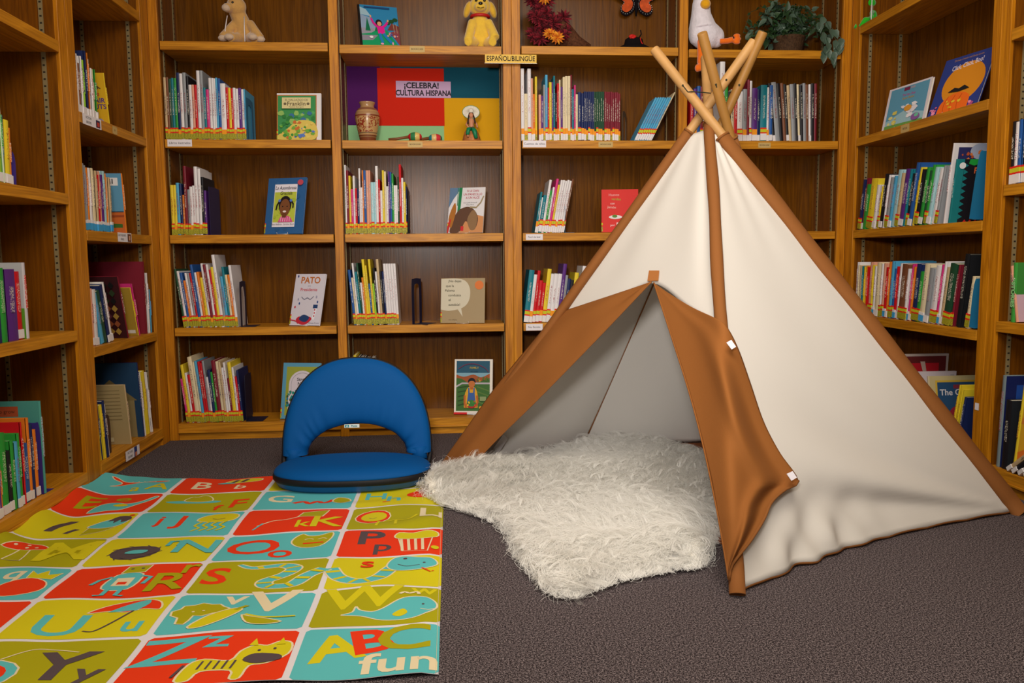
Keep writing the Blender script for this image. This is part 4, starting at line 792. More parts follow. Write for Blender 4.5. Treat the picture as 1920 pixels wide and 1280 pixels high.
for k in ring:
    f, s, t = PF[k]; m = dowel2 if k in 'DB' else dowel
    up = (t-f).normalized()
    tb(MB().tube([f+up*.012, f.lerp(t, .5), t-up*.004, t], [.0185, .0185, .0185, .0165], 20), 'pole', m, smooth=True, auto=50)
    nb = {'F': ('L', 'R'), 'R': ('F', 'D'), 'D': ('R', 'B'), 'B': ('D', 'L'), 'L': ('B', 'F')}[k]
    out = -(inward(PF[nb[0]][0], PF[k][0])+inward(PF[k][0], PF[nb[1]][0])).normalized()
    z1 = s.z-.02 if k != 'F' else s.z-.012
    pts = []; rs = []
    fat = {'F': .0205, 'R': .036, 'L': .031, 'D': .03, 'B': .028}[k]
    for i in range(26):
        q = i/25; z = .004+(z1-.004)*q; p = along(k, z)
        pts.append(p + V((math.sin(q*17+ord(k))*.0018, 0, math.cos(q*23)*.001))); rs.append(fat*(1+.05*math.sin(q*31+ord(k)))*(1 if i < 25 else .93))
    tocam = out if k != 'R' else (out+V((-.2, -.3, 0))).normalized()
    mb = MB(); n = 22; vs = []
    for i, p in enumerate(pts):
        t_ = (pts[min(i+1, 25)]-pts[max(i-1, 0)]).normalized(); sd = t_.cross(tocam).normalized(); u2 = sd.cross(t_).normalized()
        for q in range(n): a = 2*math.pi*q/n; vs.append(p+sd*math.cos(a)*rs[i]+u2*math.sin(a)*max(.0205, rs[i]*.66))
    mb.add(vs, [(i*n+q, i*n+(q+1) % n, (i+1)*n+(q+1) % n, (i+1)*n+q) for i in range(25) for q in range(n)]+[tuple(range(n))]); tb(mb, 'pole_sleeve', trim, smooth=True, solid=.0015)
    cuff = [pts[-1]+(pts[-2]-pts[-1])*.12, pts[-1]]; mb = MB(); vs = []
    for i, p in enumerate(cuff):
        t_ = (pts[-1]-pts[-2]).normalized(); sd = t_.cross(tocam).normalized(); u2 = sd.cross(t_).normalized()
        for q in range(n): a = 2*math.pi*q/n; vs.append(p+sd*math.cos(a)*(rs[-1]+.0025)+u2*math.sin(a)*max(.0215, rs[-1]*.7))
    mb.add(vs, [(q, (q+1) % n, n+(q+1) % n, n+q) for q in range(n)]); tb(mb, 'sleeve_hem', trim, smooth=True, solid=.003)
def edge(k, z, v):
    p = along(k, z)
    if k not in 'BD': return p
    c = sum((along(q, z) for q in PF), V())/5
    return p+(c-p).normalized()*.042*(1-.6*v)
def panel(a, b, name, ztop=1.40, z0=.006, bow=.05, puff=.0, folds=None, nu=60, nv=60, hemc=trim):
    A, B = PF[a][0], PF[b][0]; nin = inward(A, B); mb = MB(); vs = []
    for j in range(nv+1):
        v = j/nv
        for i in range(nu+1):
            u = i/nu; z = z0+(ztop-z0)*v; p = edge(a, z, v).lerp(edge(b, z, v), u)
            s = math.sin(math.pi*u)
            d = bow*s*(1-v)**2.2 - puff*s*math.sin(math.pi*min(1, v*1.05))
            if folds: d += folds(u, v)
            p = p+nin*d
            if v == 0: p.z = z0+.004*abs(math.sin(u*23))
            vs.append(p)
    fs = [(j*(nu+1)+i, j*(nu+1)+i+1, (j+1)*(nu+1)+i+1, (j+1)*(nu+1)+i) for j in range(nv) for i in range(nu)]
    mb.add(vs, fs); o = tb(mb, name, canvas, smooth=True, solid=.0012)
    return vs[:nu+1]
def gauss(x, c, s): return math.exp(-((x-c)/s)**2)
def foldsFR(u, v):
    # pull lines fanning out from the right foot, crumpled hem near the front foot
    dx = 1.0-u; an = math.atan2(v*1.35, dx+.02); r = math.hypot(v, dx)
    d = .012*math.sin(an*13+.6)*gauss(r, .45, .30)*gauss(an, .32, .35)
    d += .020*gauss(an, .20, .08)*gauss(r, .5, .30) - .012*gauss(an, .36, .10)*gauss(r, .45, .3)
    d += .010*math.sin(u*66+v*30)*gauss(v, .02, .045)*gauss(u, .30, .18)+.011*math.sin(u*37-v*34)*gauss(v, .04, .06)*gauss(u, .27, .2)
    d += .008*math.sin(u*11+v*3)*(1-v)*v
    d += .010*math.sin(u*24)*max(0, v-.6)*(1-abs(2*u-1))
    return d
hem1 = panel('F', 'R', 'canvas_panel', 1.39, .010, .065, 0, foldsFR, 110, 90)
panel('R', 'D', 'canvas_panel', 1.385, .006, .02, .075, lambda u, v: .004*math.sin(u*20+v*7))
panel('D', 'B', 'canvas_panel', 1.385, .006, .02, .01, lambda u, v: .003*math.sin(u*12+v*5))
panel('B', 'L', 'canvas_panel', 1.385, .006, .03, .01, lambda u, v: .004*math.sin(u*10+v*6))
for k in 'BD': tb(MB().tube([edge(k, .02+1.36*i/20, i/20)+(APX-V((0, 0, .8))-edge(k, .7, .5)).normalized()*.002 for i in range(21)], .0035, 6), 'corner_seam', trim, smooth=True)
mb = MB(); mb.tube([p+V((0, 0, -.003))+inward(PF['F'][0], PF['R'][0])*.004 for p in hem1], .0055, 8); tb(mb, 'hem_trim', trim, smooth=True)
# canvas cones at the very top
# ground sheet
ctr = sum((PF[q][0] for q in PF), V())/5
inner = [p+inward(PF['F'][0], PF['R'][0])*.012 for p in hem1[20:-6]]+[PF[k][0]+(ctr-PF[k][0])*.09 for k in 'DBL']+[PF['L'][0].lerp(PF['F'][0], .5)+(ctr-PF['L'][0].lerp(PF['F'][0], .5))*.35]
mb = MB(); mb.add([(p.x, p.y, .0035) for p in inner], [tuple(range(len(inner)))]); tb(mb, 'ground_sheet', mat('ground_sheet', '8A4E2A', .85, .2), solid=.003)
# front face with the door
pn0 = PF['L'][0]; fn = (PF['F'][0]-pn0).cross(APX+V((-.02, -.02, 0))-pn0).normalized()
if fn.dot(CAM-pn0) < 0: fn = -fn
rn = (PF['R'][0]-PF['F'][0]).cross(PF['R'][1]-PF['F'][0]).normalized()
if rn.dot(CAM-PF['F'][0]) < 0: rn = -rn
def onLF(px, py, off=0): return on_plane(px, py, pn0+fn*off, fn)
def onFR(px, py, off=0): return on_plane(px, py, PF['F'][0]+rn*off, rn)
low = spl([(1040, 596), (1090, 578), (1150, 557), (1225, 528), (1290, 573), (1322, 592), (1348, 608)], 8)
nlo = len(low); mb = MB(); vs = []; nv = 40
tl, tr = along('L', 1.385), along('F', 1.40)
for j in range(nv+1):
    v = j/nv
    for i, (px, py) in enumerate(low):
        u = i/(nlo-1); bpt = onLF(px, py+3)
        if i < 3: bpt = bpt.lerp(along('L', bpt.z), .7)
        if i > nlo-4: bpt = bpt.lerp(along('F', bpt.z), .7)
        tp = tl.lerp(tr, u); p = bpt.lerp(tp, v)
        p = p+fn*(.006*math.sin(math.pi*u)*math.sin(math.pi*v)+.006*math.sin(u*21)*v*(1-v)*2-.018*gauss(u, .5, .09)*gauss(v, 0, .12)*0)
        vs.append(p)
mb.add(vs, [(j*nlo+i, j*nlo+i+1, (j+1)*nlo+i+1, (j+1)*nlo+i) for j in range(nv) for i in range(nlo-1)])
tb(mb, 'front_canvas', canvas, smooth=True, solid=.0012)
def resample(pts, n):
    d = [0]
    for a, b in zip(pts, pts[1:]): d.append(d[-1]+math.dist(a, b))
    out = []
    for i in range(n+1):
        t = d[-1]*i/n; k = max(q for q in range(len(d)) if d[q] <= t+1e-9); k = min(k, len(pts)-2); f = (t-d[k])/max(1e-9, d[k+1]-d[k])
        out.append(tuple(pts[k][c]+(pts[k+1][c]-pts[k][c])*f for c in (0, 1)))
    return out
# left flap
inn = resample(spl([(1225, 530), (1120, 640), (1010, 752), (935, 825), (889, 874)], 8), 60)
out = resample(spl([(1225, 530), (1150, 555), (1095, 573), (1058, 586), (1035, 604), (1000, 648), (940, 728), (885, 806), (832, 880)], 8), 60)
mb = MB(); vs = []; nu = 24
for j in range(61):
    a = onLF(*inn[j]); b = onLF(*out[j]); v = j/60
    for i in range(nu+1):
        u = i/nu; p = a.lerp(b, u); off = .010+.030*math.sin(math.pi*min(1, u*1.0))*min(1, v*3)*.6+.024*(u**2)*min(1, max(0, v-.35)*3)+.004*math.sin(u*9+v*5)*math.sin(math.pi*u)+.003*math.sin(v*26+u*4)*u*(1-u)*4
        vs.append(p+fn*off*(1 if u < .99 else .9))
mb.add(vs, [(j*(nu+1)+i, j*(nu+1)+i+1, (j+1)*(nu+1)+i+1, (j+1)*(nu+1)+i) for j in range(60) for i in range(nu)])
tb(mb, 'door_flap', tan, smooth=True, solid=.0015)
vs = [V(vs[j*(nu+1)]) for j in range(61)]
mb = MB().tube(vs, .0028, 6); tb(mb, 'flap_hem', tan, smooth=True)
# right flap
inn = resample(spl([(1226, 530), (1262, 640), (1295, 745), (1322, 850), (1345, 960), (1359, 1040), (1366, 1086)], 8), 70)
out = resample(spl([(1226, 530), (1258, 552), (1300, 577), (1345, 598), (1364, 614), (1385, 655), (1408, 720), (1432, 790), (1462, 848), (1497, 900), (1470, 919), (1446, 942), (1433, 972), (1409, 1011), (1386, 1040), (1371, 1062), (1367, 1087)], 6), 70)
def pole_x(py):
    f, s = PF['F'][0], PF['F'][1]; lo, hi = 0, 1.3
    for _ in range(30):
        m = (lo+hi)/2
        if screen_y(f+(s-f)*m) > py: lo = m
        else: hi = m
    p = f+(s-f)*lo; d = p-CAM; return 960+d.dot(_R)/d.dot(_f)*FPX
mb = MB(); vs = []; nu = 36; edge_o = []; edge_i = []
for j in range(71):
    v = j/70
    for i in range(nu+1):
        u = i/nu; px = inn[j][0]+(out[j][0]-inn[j][0])*u; py = inn[j][1]+(out[j][1]-inn[j][1])*u
        xp = pole_x(py); w_ = 1/(1+math.exp(-(px-xp)/9))
        # an upright fold running down the middle of the cloth
        fold = .030*gauss(u, .60, .13)*gauss(v, .55, .35)-.012*gauss(u, .80, .10)*gauss(v, .6, .3)+.004*math.sin(v*9+u*4)*u*(1-u)*2+.010*gauss(u, .62, .10)*gauss(v, .86, .12)
        off = .012+.034*gauss(px, xp, 46)*min(1, v*5)*(1-.75*max(0, (v-.8)/.2))+fold*min(1, v*3)
        p = onLF(px, py, off)*(1-w_)+onFR(px, py, off)*w_
        vs.append(p)
        if i == nu: edge_o.append(p)
        if i == 0: edge_i.append(p)
mb.add(vs, [(j*(nu+1)+i, j*(nu+1)+i+1, (j+1)*(nu+1)+i+1, (j+1)*(nu+1)+i) for j in range(70) for i in range(nu)])
tb(mb, 'door_flap', tan, smooth=True, solid=.0015)
q0 = min(range(71), key=lambda j: abs(out[j][0]-1497)+abs(out[j][1]-900))
tb(MB().tube(edge_o[q0:], .0042, 8), 'flap_hem', trim, smooth=True)
tb(MB().tube(edge_i, .0028, 6), 'flap_hem', tan, smooth=True)
# small parts on the tent
leather = mat('leather_tag', 'B0703C', .6, .3)
def quadp(name, pts, fn_, off, m, label=None):
    mb = MB(); P_ = [fn_(x, y, off) for x, y in pts]; mb.add(P_, [(0, 1, 2, 3)]); o = tb(mb, name, m, solid=.0015)
    if label: o['label'] = label
    return o
quadp('leather_tag', [(1214, 527), (1234, 526), (1236, 507), (1217, 507)], onLF, .010, leather, 'stitched leather tag above the door')
quadp('hook_tape', [(1362, 642), (1372, 655), (1380, 650), (1371, 637)], onFR, .066, mat('white_tape', 'EDE9F2', .7), 'white hook tape on the flap edge')
quadp('hook_tape', [(1475, 888), (1484, 901), (1494, 895), (1486, 883)], onFR, .038, mat('white_tape', 'EDE9F2', .7), 'white hook tape at the flap corner')
# care label on the inner left wall
bn = (PF['B'][0]-PF['L'][0]).cross(APX-PF['L'][0]).normalized()
if bn.dot(CAM-PF['L'][0]) < 0: bn = -bn
quadp('care_label', [(925, 840), (934, 850), (952, 822), (944, 814)], lambda x, y, o: on_plane(x, y, PF['L'][0]+bn*(o+.05), bn), .0, mat('care_label', 'CFC6C4', .7), 'white printed care label inside the tent')
# cord through the pole tops
def ph(key, px_y):
    f, s, t = PF[key]; k = .9
    while screen_y(f+(t-f)*k) > px_y and k < 1: k += .001
    return f+(t-f)*min(k, 1)+(CAM-t).normalized()*.019
cp = [ph('R', 160), ph('R', 190), ph('R', 215)+V((.01, -.01, 0)), ph('F', 212)+V((.012, -.02, 0)), ph('D', 222), ph('D', 190), ph('D', 158)]
tb(MB().tube(cp, .0022, 6), 'cord', cord, smooth=True)
cp = [ph('B', 160), ph('B', 178), ph('B', 190)+V((.004, -.004, -.01)), ph('B', 192)+V((.03, 0, -.02)), ph('B', 205)+V((.036, 0, -.05)), ph('B', 215)+V((.02, -.01, -.06)), ph('F', 214)+V((.03, -.02, -.01)), ph('F', 205)+V((.01, -.02, 0))]
tb(MB().tube(cp, .0022, 6), 'cord', cord, smooth=True)
for k, y in (('R', 160), ('D', 158), ('B', 160), ('L', 150)): tb(MB().ell(ph(k, y), .0042, 8, 6), 'cord_knot', cord, smooth=True)
# ---------------------------------------------------------------- alphabet mat
MX = [-.040, .283, .657, 1.030, 1.362]; MY = [-.775, -1.0, -1.245, -1.50, -1.745, -1.98, -2.212, -2.452]
def mh(x, y):
    h = .0025+.0050*(1+math.sin(x*9.0+y*17+math.sin(x*5)*1.3))*.5+.003*(1+math.sin(x*23-y*9))*.5
    lw = max(0., min(1., (.45-x)/.45)); h += lw*.011*(1+math.sin((x*.6+y)*22+x*4))*.5+lw*.012*gauss(y+x*.5, -1.56, .045)
    h += .030*max(0, min(1, (.06-x)/.10))**1.5
    h += .010*gauss(y, -1.44+.02*math.sin(x*20), .05)*gauss(x, 1.25, .12)
    edge = min(1, (1.362-x)/.05+.25); 
    # flattened where the chair stands
    e = max(0, 1-max(0, math.hypot((x-.985)/.36, (y+.92)/.25)-.9)*5)
    return h*edge*(1-.8*e)+.0012
def mpos(x, y, z):
    yy = y+(.022*math.sin(x*9.5+.4)+.006*math.sin(x*21))*max(0, 1-(-.775-y)/.5)*.9 + .006*math.sin(x*13+y*7)
    return (x, yy, mh(x, y)+z)
def drape(name, art, parent=None, thick=0, label=None):
    bm = bmesh.new()
    for v in art.mb.v: bm.verts.new(v)
    bm.verts.ensure_lookup_table()
    for f, mi in zip(art.mb.f, art.mb.m):
        try: q = bm.faces.new([bm.verts[i] for i in f]); q.material_index = mi
        except ValueError: pass
    g = .0125
    xs = [v.co.x for v in bm.verts]; ys = [v.co.y for v in bm.verts]
    for k in range(int(min(xs)/g)-1, int(max(xs)/g)+2): bmesh.ops.bisect_plane(bm, geom=bm.verts[:]+bm.edges[:]+bm.faces[:], plane_co=(k*g, 0, 0), plane_no=(1, 0, 0), dist=1e-7)
    for k in range(int(min(ys)/g)-1, int(max(ys)/g)+2): bmesh.ops.bisect_plane(bm, geom=bm.verts[:]+bm.edges[:]+bm.faces[:], plane_co=(0, k*g, 0), plane_no=(0, 1, 0), dist=1e-7)
    bmesh.ops.triangulate(bm, faces=[f for f in bm.faces if len(f.verts) > 4])
    for v in bm.verts: v.co = mpos(v.co.x, v.co.y, v.co.z)
    me = bpy.data.meshes.new(name); bm.to_mesh(me); bm.free()
    for m in art.mats: me.materials.append(m)
    o = bpy.data.objects.new(name, me); col.objects.link(o); o.parent = parent
    me.polygons.foreach_set('use_smooth', [True]*len(me.polygons))
    if thick: d = o.modifiers.new('s', 'SOLIDIFY'); d.thickness = thick; d.offset = -1
    if label: o['label'] = label
    return o
TEAL, RED, YEL, GRN, DRK, CRM, WHT = [hm(c, .62) for c in ('5CBEC2', 'EA3A12', 'D6CA18', 'ACA60E', '574A4E', 'E8D9B4', 'E2DEE4')]
matr = empty('alphabet_play_mat', label='colourful alphabet play mat with four columns of picture tiles on the carpet', cat='play mat')
base = Art(.0004); base.rect(MX[0], MY[-1], MX[-1], MY[0], WHT); drape('white_cloth', base, matr, .0012)
class Tile(Art):
    def __init__(s, c, r, bg):
        super().__init__(.00016); s.z = .0010; s.x0 = MX[c]+(.0 if c == 0 else .008); s.x1 = MX[c+1]-(.0 if c == 3 else .008); s.y1 = MY[r]-(0 if r == 0 else .006); s.y0 = MY[r+1]+(.0 if r == 6 else .006)
        s.W = s.x1-s.x0; s.H = s.y1-s.y0; q = .03
        s.poly([(q, 0), (1-q, 0), (1, q*1.5), (1, 1-q*1.5), (1-q, 1), (q, 1), (0, 1-q*1.5), (0, q*1.5)], bg); s.z = .0013
    def put(s, pts, fs, c, rot=0, o=(0, 0), sx=1):
        if getattr(s, '_raw', 0): return super().put(pts, fs, c, rot, o, sx)
        return super().put([(s.x0+x*s.W, s.y0+y*s.H) for x, y in pts], fs, c, 0, (0, 0), 1)
    def text(s, t, x, y, size, c, rot=0, bold=.03, sx=1.1, shear=0):
        s._raw = 1; super().text(t, s.x0+x*s.W, s.y0+y*s.H, size*s.H*1.12, c, rot, bold*.45, sx, shear); s._raw = 0; return s
    def out(s, pts, c, ol=CRM, w=.015):
        """shape with a light outline"""
        s.poly(pts, c); s.line(pts, w, ol, True); return s
def T(c, r, bg, fn_):
    t = Tile(c, r, bg); fn_(t); drape('picture_tile', t, matr)
E3 = lambda pts, n=5: spl(pts, n, True)
def tA(t): t.out(E3([(.12, .86), (.2, .8), (.34, .62), (.5, .6), (.78, .72), (.86, .82), (.7, .76), (.45, .52), (.2, .42), (.3, .52), (.28, .62), (.18, .72)], 3), RED); t.text('A', .82, .38, .5, YEL, shear=0); t.text('a', .55, .26, .34, YEL); [t.ell(.42+.07*i, .62+.02*i, .01, .015, CRM, 6) for i in range(5)]
def tB(t): t.text('B', .27, .48, .55, CRM); t.text('b', .72, .3, .36, CRM); t.out(E3([(.5, .7), (.56, .86), (.72, .92), (.88, .84), (.86, .68), (.7, .62), (.56, .6)], 3), YEL); t.line([(.58, .66), (.62, .86)], .05, DRK); t.line([(.68, .66), (.72, .88)], .05, DRK); t.poly(E3([(.42, .62), (.5, .7), (.62, .62), (.5, .58)], 3), TEAL)
def tC(t): t.text('C', .25, .5, .5, RED); t.ell(.7, .5, .2, .3, RED)
def tD(t): t.text('D', .3, .5, .5, YEL); t.text('d', .7, .5, .4, YEL)
def tE(t): t.text('E', .27, .5, .62, GRN); t.text('e', .6, .72, .42, GRN); t.out(E3([(.38, .08), (.45, .35), (.6, .45), (.72, .42), (.82, .6), (.92, .86), (.97, .84), (.85, .48), (.76, .12), (.6, .08)], 3), TEAL); t.poly(E3([(.6, .3), (.68, .4), (.76, .32), (.68, .24)], 3), YEL)
def tF(t): t.poly(E3([(.06, .6), (.2, .5), (.55, .52), (.64, .62), (.4, .66), (.2, .64)], 3), TEAL); t.out(E3([(.25, .64), (.3, .86), (.36, .84), (.42, .92), (.5, .84), (.55, .64), (.4, .58)], 3), GRN); t.text('F', .84, .42, .5, RED); t.text('f', .66, .25, .34, RED)
def tG(t): t.text('G', .22, .52, .5, CRM); t.line(spl([(.38, .3), (.48, .4), (.55, .28), (.62, .42), (.7, .3), (.78, .5)], 4), .06, RED); t.out(E3([(.78, .4), (.82, .6), (.93, .55), (.97, .4), (.88, .26)], 3), GRN)
def tH(t): t.text('h', .42, .4, .45, TEAL); t.text('H', .2, .6, .45, TEAL); t.line([(.3, .2), (.38, .24)], .03, RED); t.ell(.72, .6, .16, .2, RED)
def tI(t): t.poly([(.24, .22), (.33, .22), (.42, .8), (.33, .8)], DRK); t.poly([(.47, .14), (.52, .14), (.57, .38), (.52, .38)], DRK); t.out([(.66, .1), (.62, .5), (.94, .62)], GRN, CRM, .012); t.out(E3([(.6, .5), (.66, .72), (.82, .82), (.96, .78), (.94, .6), (.8, .5)], 3), TEAL); t.poly(E3([(.74, .74), (.82, .88), (.94, .86), (.98, .74), (.9, .66), (.87, .76), (.82, .66), (.8, .74)], 3), DRK); t.ell(.95, .9, .03, .03, RED, 8)
def tJ(t): t.text('J', .45, .62, .5, RED); t.text('j', .25, .62, .4, RED); t.out(E3([(.6, .62), (.66, .86), (.84, .94), (.97, .82), (.95, .58), (.78, .52)], 3), YEL); [t.line(spl([(.66+.08*i, .55), (.62+.08*i, .4), (.68+.08*i, .3), (.62+.08*i, .18)], 3), .025, YEL) for i in range(4)]; t.line(spl([(.74, .68), (.8, .64), (.86, .68)], 3), .01, DRK)
def tK(t): t.out([(.52, .62), (.55, .84), (.80, .95), (.76, .62)], GRN, CRM, .018); t.line(spl([(.54, .62), (.42, .5), (.3, .48), (.18, .3)], 4), .02, CRM); t.line([(.22, .4), (.16, .16)], .02, TEAL); t.text('k', .60, .28, .36, YEL); t.text('K', .82, .36, .6, YEL)
def tL(t): t.ell(.24, .56, .19, .3, RED, 14); t.line([(.24+.19*math.cos(q*.45), .56+.3*math.sin(q*.45)) for q in range(14)], .014, CRM, True); t.ell(.25, .57, .14, .21, YEL, 14); t.line(spl([(.2, .54), (.24, .5), (.28, .54)], 3), .01, DRK); t.line(spl([(.36, .3), (.5, .36), (.62, .32), (.72, .56)], 3), .03, YEL); t.line([(.32, .35), (.3, .12)], .03, YEL); t.line([(.5, .35), (.5, .14)], .03, YEL); t.text('L', .84, .6, .55, CRM); t.text('l', .97, .5, .35, CRM)
def tM(t): t.out(E3([(.1, .55), (.22, .8), (.4, .82), (.52, .64), (.3, .54)], 3), RED); [t.ell(x, y, .018, .03, CRM, 8) for x, y in ((.2, .66), (.3, .74), (.4, .66), (.32, .62))]; t.out([(.28, .54), (.24, .2), (.4, .2), (.38, .54)], GRN, CRM, .015); t.text('M', .76, .5, .85, YEL)
def tN(t): t.ell(.33, .42, .2, .26, DRK, 20); [t.line([(.33+.17*math.cos(a), .42+.2*math.sin(a)), (.33+.22*math.cos(a+.7), .42+.29*math.sin(a+.7))], .012, DRK) for a in [i*.7 for i in range(9)]]; t.poly(E3([(.25, .38), (.3, .5), (.42, .48), (.4, .36)], 3), TEAL); t.text('N', .82, .56, .68, TEAL); t.text('n', .6, .76, .42, TEAL)
def tO(t): t.text('O', .28, .48, .74, RED); t.text('o', .55, .26, .5, RED); t.out(E3([(.6, .78), (.66, .93), (.72, .86), (.82, .86), (.93, .96), (.94, .74), (.86, .46), (.7, .44), (.6, .6)], 3), GRN); t.line(spl([(.7, .72), (.74, .76), (.78, .72)], 3), .012, CRM); t.line(spl([(.82, .72), (.86, .76), (.9, .72)], 3), .012, CRM); t.line([(.7, .58), (.88, .6)], .04, RED)
def tP(t): t.text('P', .28, .66, .62, DRK, bold=.05); t.text('p', .42, .34, .44, DRK); t.out([(.62, .14), (.56, .66), (.9, .66), (.86, .1)], RED, CRM, .014); [t.line([(.62+.065*i, .15), (.59+.07*i, .62)], .028, CRM) for i in range(4)]; t.out(E3([(.52, .7), (.56, .9), (.7, .88), (.84, .95), (.95, .84), (.94, .66), (.75, .62), (.6, .62)], 3), YEL); t.ell(.93, .24, .04, .07, YEL, 10)
def tQ(t): t.text('Q', .22, .4, .6, CRM); t.text('q', .55, .78, .45, CRM); t.out(E3([(.5, .2), (.56, .5), (.75, .62), (.92, .5), (.94, .25), (.7, .1)], 3), RED); t.out([(.7, .62), (.68, .86), (.76, .74), (.82, .9), (.86, .74), (.96, .84), (.93, .6)], YEL, CRM, .012)
def tR(t):
    t.poly(E3([(.36, .3), (.38, .72), (.58, .72), (.56, .28)], 4), TEAL); t.line(E3([(.36, .3), (.38, .72), (.58, .72), (.56, .28)], 4), .014, CRM, True)
    t.rect(.41, .38, .54, .62, CRM); t.rect(.44, .42, .51, .5, RED); t.out([(.4, .76), (.42, .96), (.6, .97), (.58, .77)], GRN, CRM, .014); t.ell(.46, .88, .015, .02, DRK, 6); t.ell(.54, .88, .015, .02, DRK, 6)
    t.line([(.36, .66), (.28, .58), (.25, .42)], .035, TEAL); t.line([(.58, .66), (.66, .62), (.64, .42)], .035, TEAL); t.line([(.42, .28), (.42, .08), (.36, .06)], .035, TEAL); t.line([(.52, .28), (.52, .08), (.58, .06)], .035, TEAL)
    t.text('R', .82, .4, .68, GRN); t.text('r', .93, .84, .5, GRN)
def tS(t):
    t.text('S', .14, .5, .62, RED, bold=.04)
    P_ = spl([(.28, .88), (.4, .78), (.62, .84), (.74, .72), (.7, .54), (.56, .36), (.60, .2), (.78, .2), (.88, .44), (1.0, .62)], 5); wd = [.03+.09*min(1, i/12) for i in range(len(P_))]
    t.line(P_, [w+.03 for w in wd], CRM); t.line(P_, wd, TEAL)
    for i in range(6, len(P_)-1, 4): t.line(P_[i:i+2], wd[i]*.98, YEL)
def ts(t):
    P_ = spl([(0, .62), (.1, .32), (.28, .16), (.44, .26), (.54, .6), (.62, .82)], 6); wd = [.13]*len(P_)
    t.line(P_, [w+.03 for w in wd], CRM); t.line(P_, wd, TEAL)
    for i in range(2, len(P_)-6, 4): t.line(P_[i:i+2], .125, YEL)
    t.out(E3([(.50, .66), (.54, .92), (.64, .99), (.78, .93), (.92, .88), (.96, .70), (.84, .56), (.6, .50)], 4), TEAL); t.ell(.66, .9, .02, .03, DRK, 8); t.ell(.84, .74, .015, .02, DRK, 6); t.line(spl([(.6, .72), (.68, .64), (.8, .68)], 4), .012, DRK); t.line([(.82, .58), (.9, .46), (.93, .5)], .018, RED); t.text('s', .32, .78, .42, RED)
def tT(t): t.text('T', .4, .5, .6, GRN); t.text('t', .8, .3, .5, GRN)
def tU(t):
    t.text('U', .34, .30, .62, TEAL, sx=1.3); t.text('u', .86, .26, .42, TEAL); t.out(E3([(.46, .62), (.58, .84), (.78, .95), (.92, .84), (.96, .62), (.84, .66), (.74, .6), (.6, .66)], 4), RED)
    t.poly(spl([(.60, .63), (.7, .82), (.82, .93), (.85, .8), (.8, .63)], 3), TEAL); t.line(spl([(.78, .63), (.7, .35), (.62, .16), (.54, .18)], 4), .018, DRK)
def tV(t):
    t.text('v', .42, .86, .5, CRM); t.text('V', .70, .74, .78, CRM, bold=.05); t.out([(.10, .22), (.09, .36), (.03, .42), (.02, .52), (.07, .58), (.08, .66), (.15, .68), (.2, .74), (.27, .70), (.33, .70), (.37, .62), (.42, .56), (.39, .47), (.32, .44), (.25, .38), (.19, .40), (.18, .28), (.16, .2)], GRN); [t.ell(x, y, .012, .015, CRM, 6) for x, y in ((.17, .5), (.24, .52))]; t.out(E3([(.2, .12), (.3, .38), (.45, .55), (.52, .5), (.44, .28), (.3, .1)], 3), YEL); t.line([(.47, .5), (.54, .62)], .04, GRN)
    t.out(E3([(.54, .34), (.6, .14), (.72, .1), (.84, .18), (.7, .26), (.6, .3)], 3), GRN); t.line(spl([(.56, .36), (.7, .28), (.92, .34)], 3), .03, YEL)
def tW(t):
    t.text('W', .36, .72, .72, YEL, bold=.04); t.text('w', .86, .9, .36, YEL); t.out(E3([(.22, .3), (.3, .36), (.32, .5), (.36, .4), (.46, .34), (.55, .42), (.7, .66), (.88, .68), (.97, .5), (.94, .3), (.78, .12), (.55, .12), (.38, .24)], 4), TEAL)
    t.ell(.86, .46, .012, .02, DRK, 8); t.line(spl([(.84, .34), (.9, .3), (.96, .36)], 3), .012, CRM); t.poly(E3([(.62, .24), (.7, .36), (.74, .26), (.68, .18)], 3), YEL); t.line(spl([(.66, .76), (.7, .82), (.74, .78), (.8, .84), (.82, .76)], 3), .03, CRM)
def tX(t): t.text('X', .3, .5, .6, RED); t.text('x', .7, .4, .4, RED)
def tY(t):
    t.ell(.14, .3, .26, .32, TEAL, 20); t.line([(.14+.26*math.cos(q*.42), .3+.32*math.sin(q*.42)) for q in range(15)], .014, CRM, True); t.ell(.14, .3, .19, .24, RED, 18); t.poly(E3([(.04, .24), (.12, .34), (.18, .46), (.22, .34), (.28, .26), (.16, .22)], 2), GRN)
    t.line(spl([(.2, .62), (.34, .82), (.5, .8), (.66, .74)], 4), .014, CRM); t.text('Y', .62, .42, .74, DRK, bold=.04); t.text('y', .84, .3, .46, DRK, bold=.03)
def tZ(t):
    t.text('Z', .2, .64, .68, TEAL, sx=1.3); t.text('z', .48, .84, .4, TEAL, sx=1.3); P_ = E3([(.36, .06), (.38, .36), (.46, .46), (.62, .42), (.66, .6), (.74, .72), (.82, .7), (.9, .78), (.98, .72), (.98, .5), (.86, .34), (.76, .3), (.74, .06), (.68, .06), (.66, .22), (.48, .22), (.44, .06)], 3)
    t.out(P_, YEL); [t.line([(.45+.05*i, .26), (.46+.05*i, .42)], .014, DRK) for i in range(5)]; t.poly(E3([(.70, .42), (.76, .54), (.92, .50), (.94, .40), (.8, .34)], 3), DRK); [t.poly([(x, .70), (x+.03, .84), (x+.06, .70)], YEL) for x in (.70, .88)]; [t.line([(.5+.06*i, .06), (.5+.06*i, .12)], .02, DRK) for i in ()]; t.ell(.78, .6, .012, .018, DRK, 6); t.ell(.88, .62, .012, .018, DRK, 6); t.line([(.36, .34), (.33, .12)], .02, DRK)
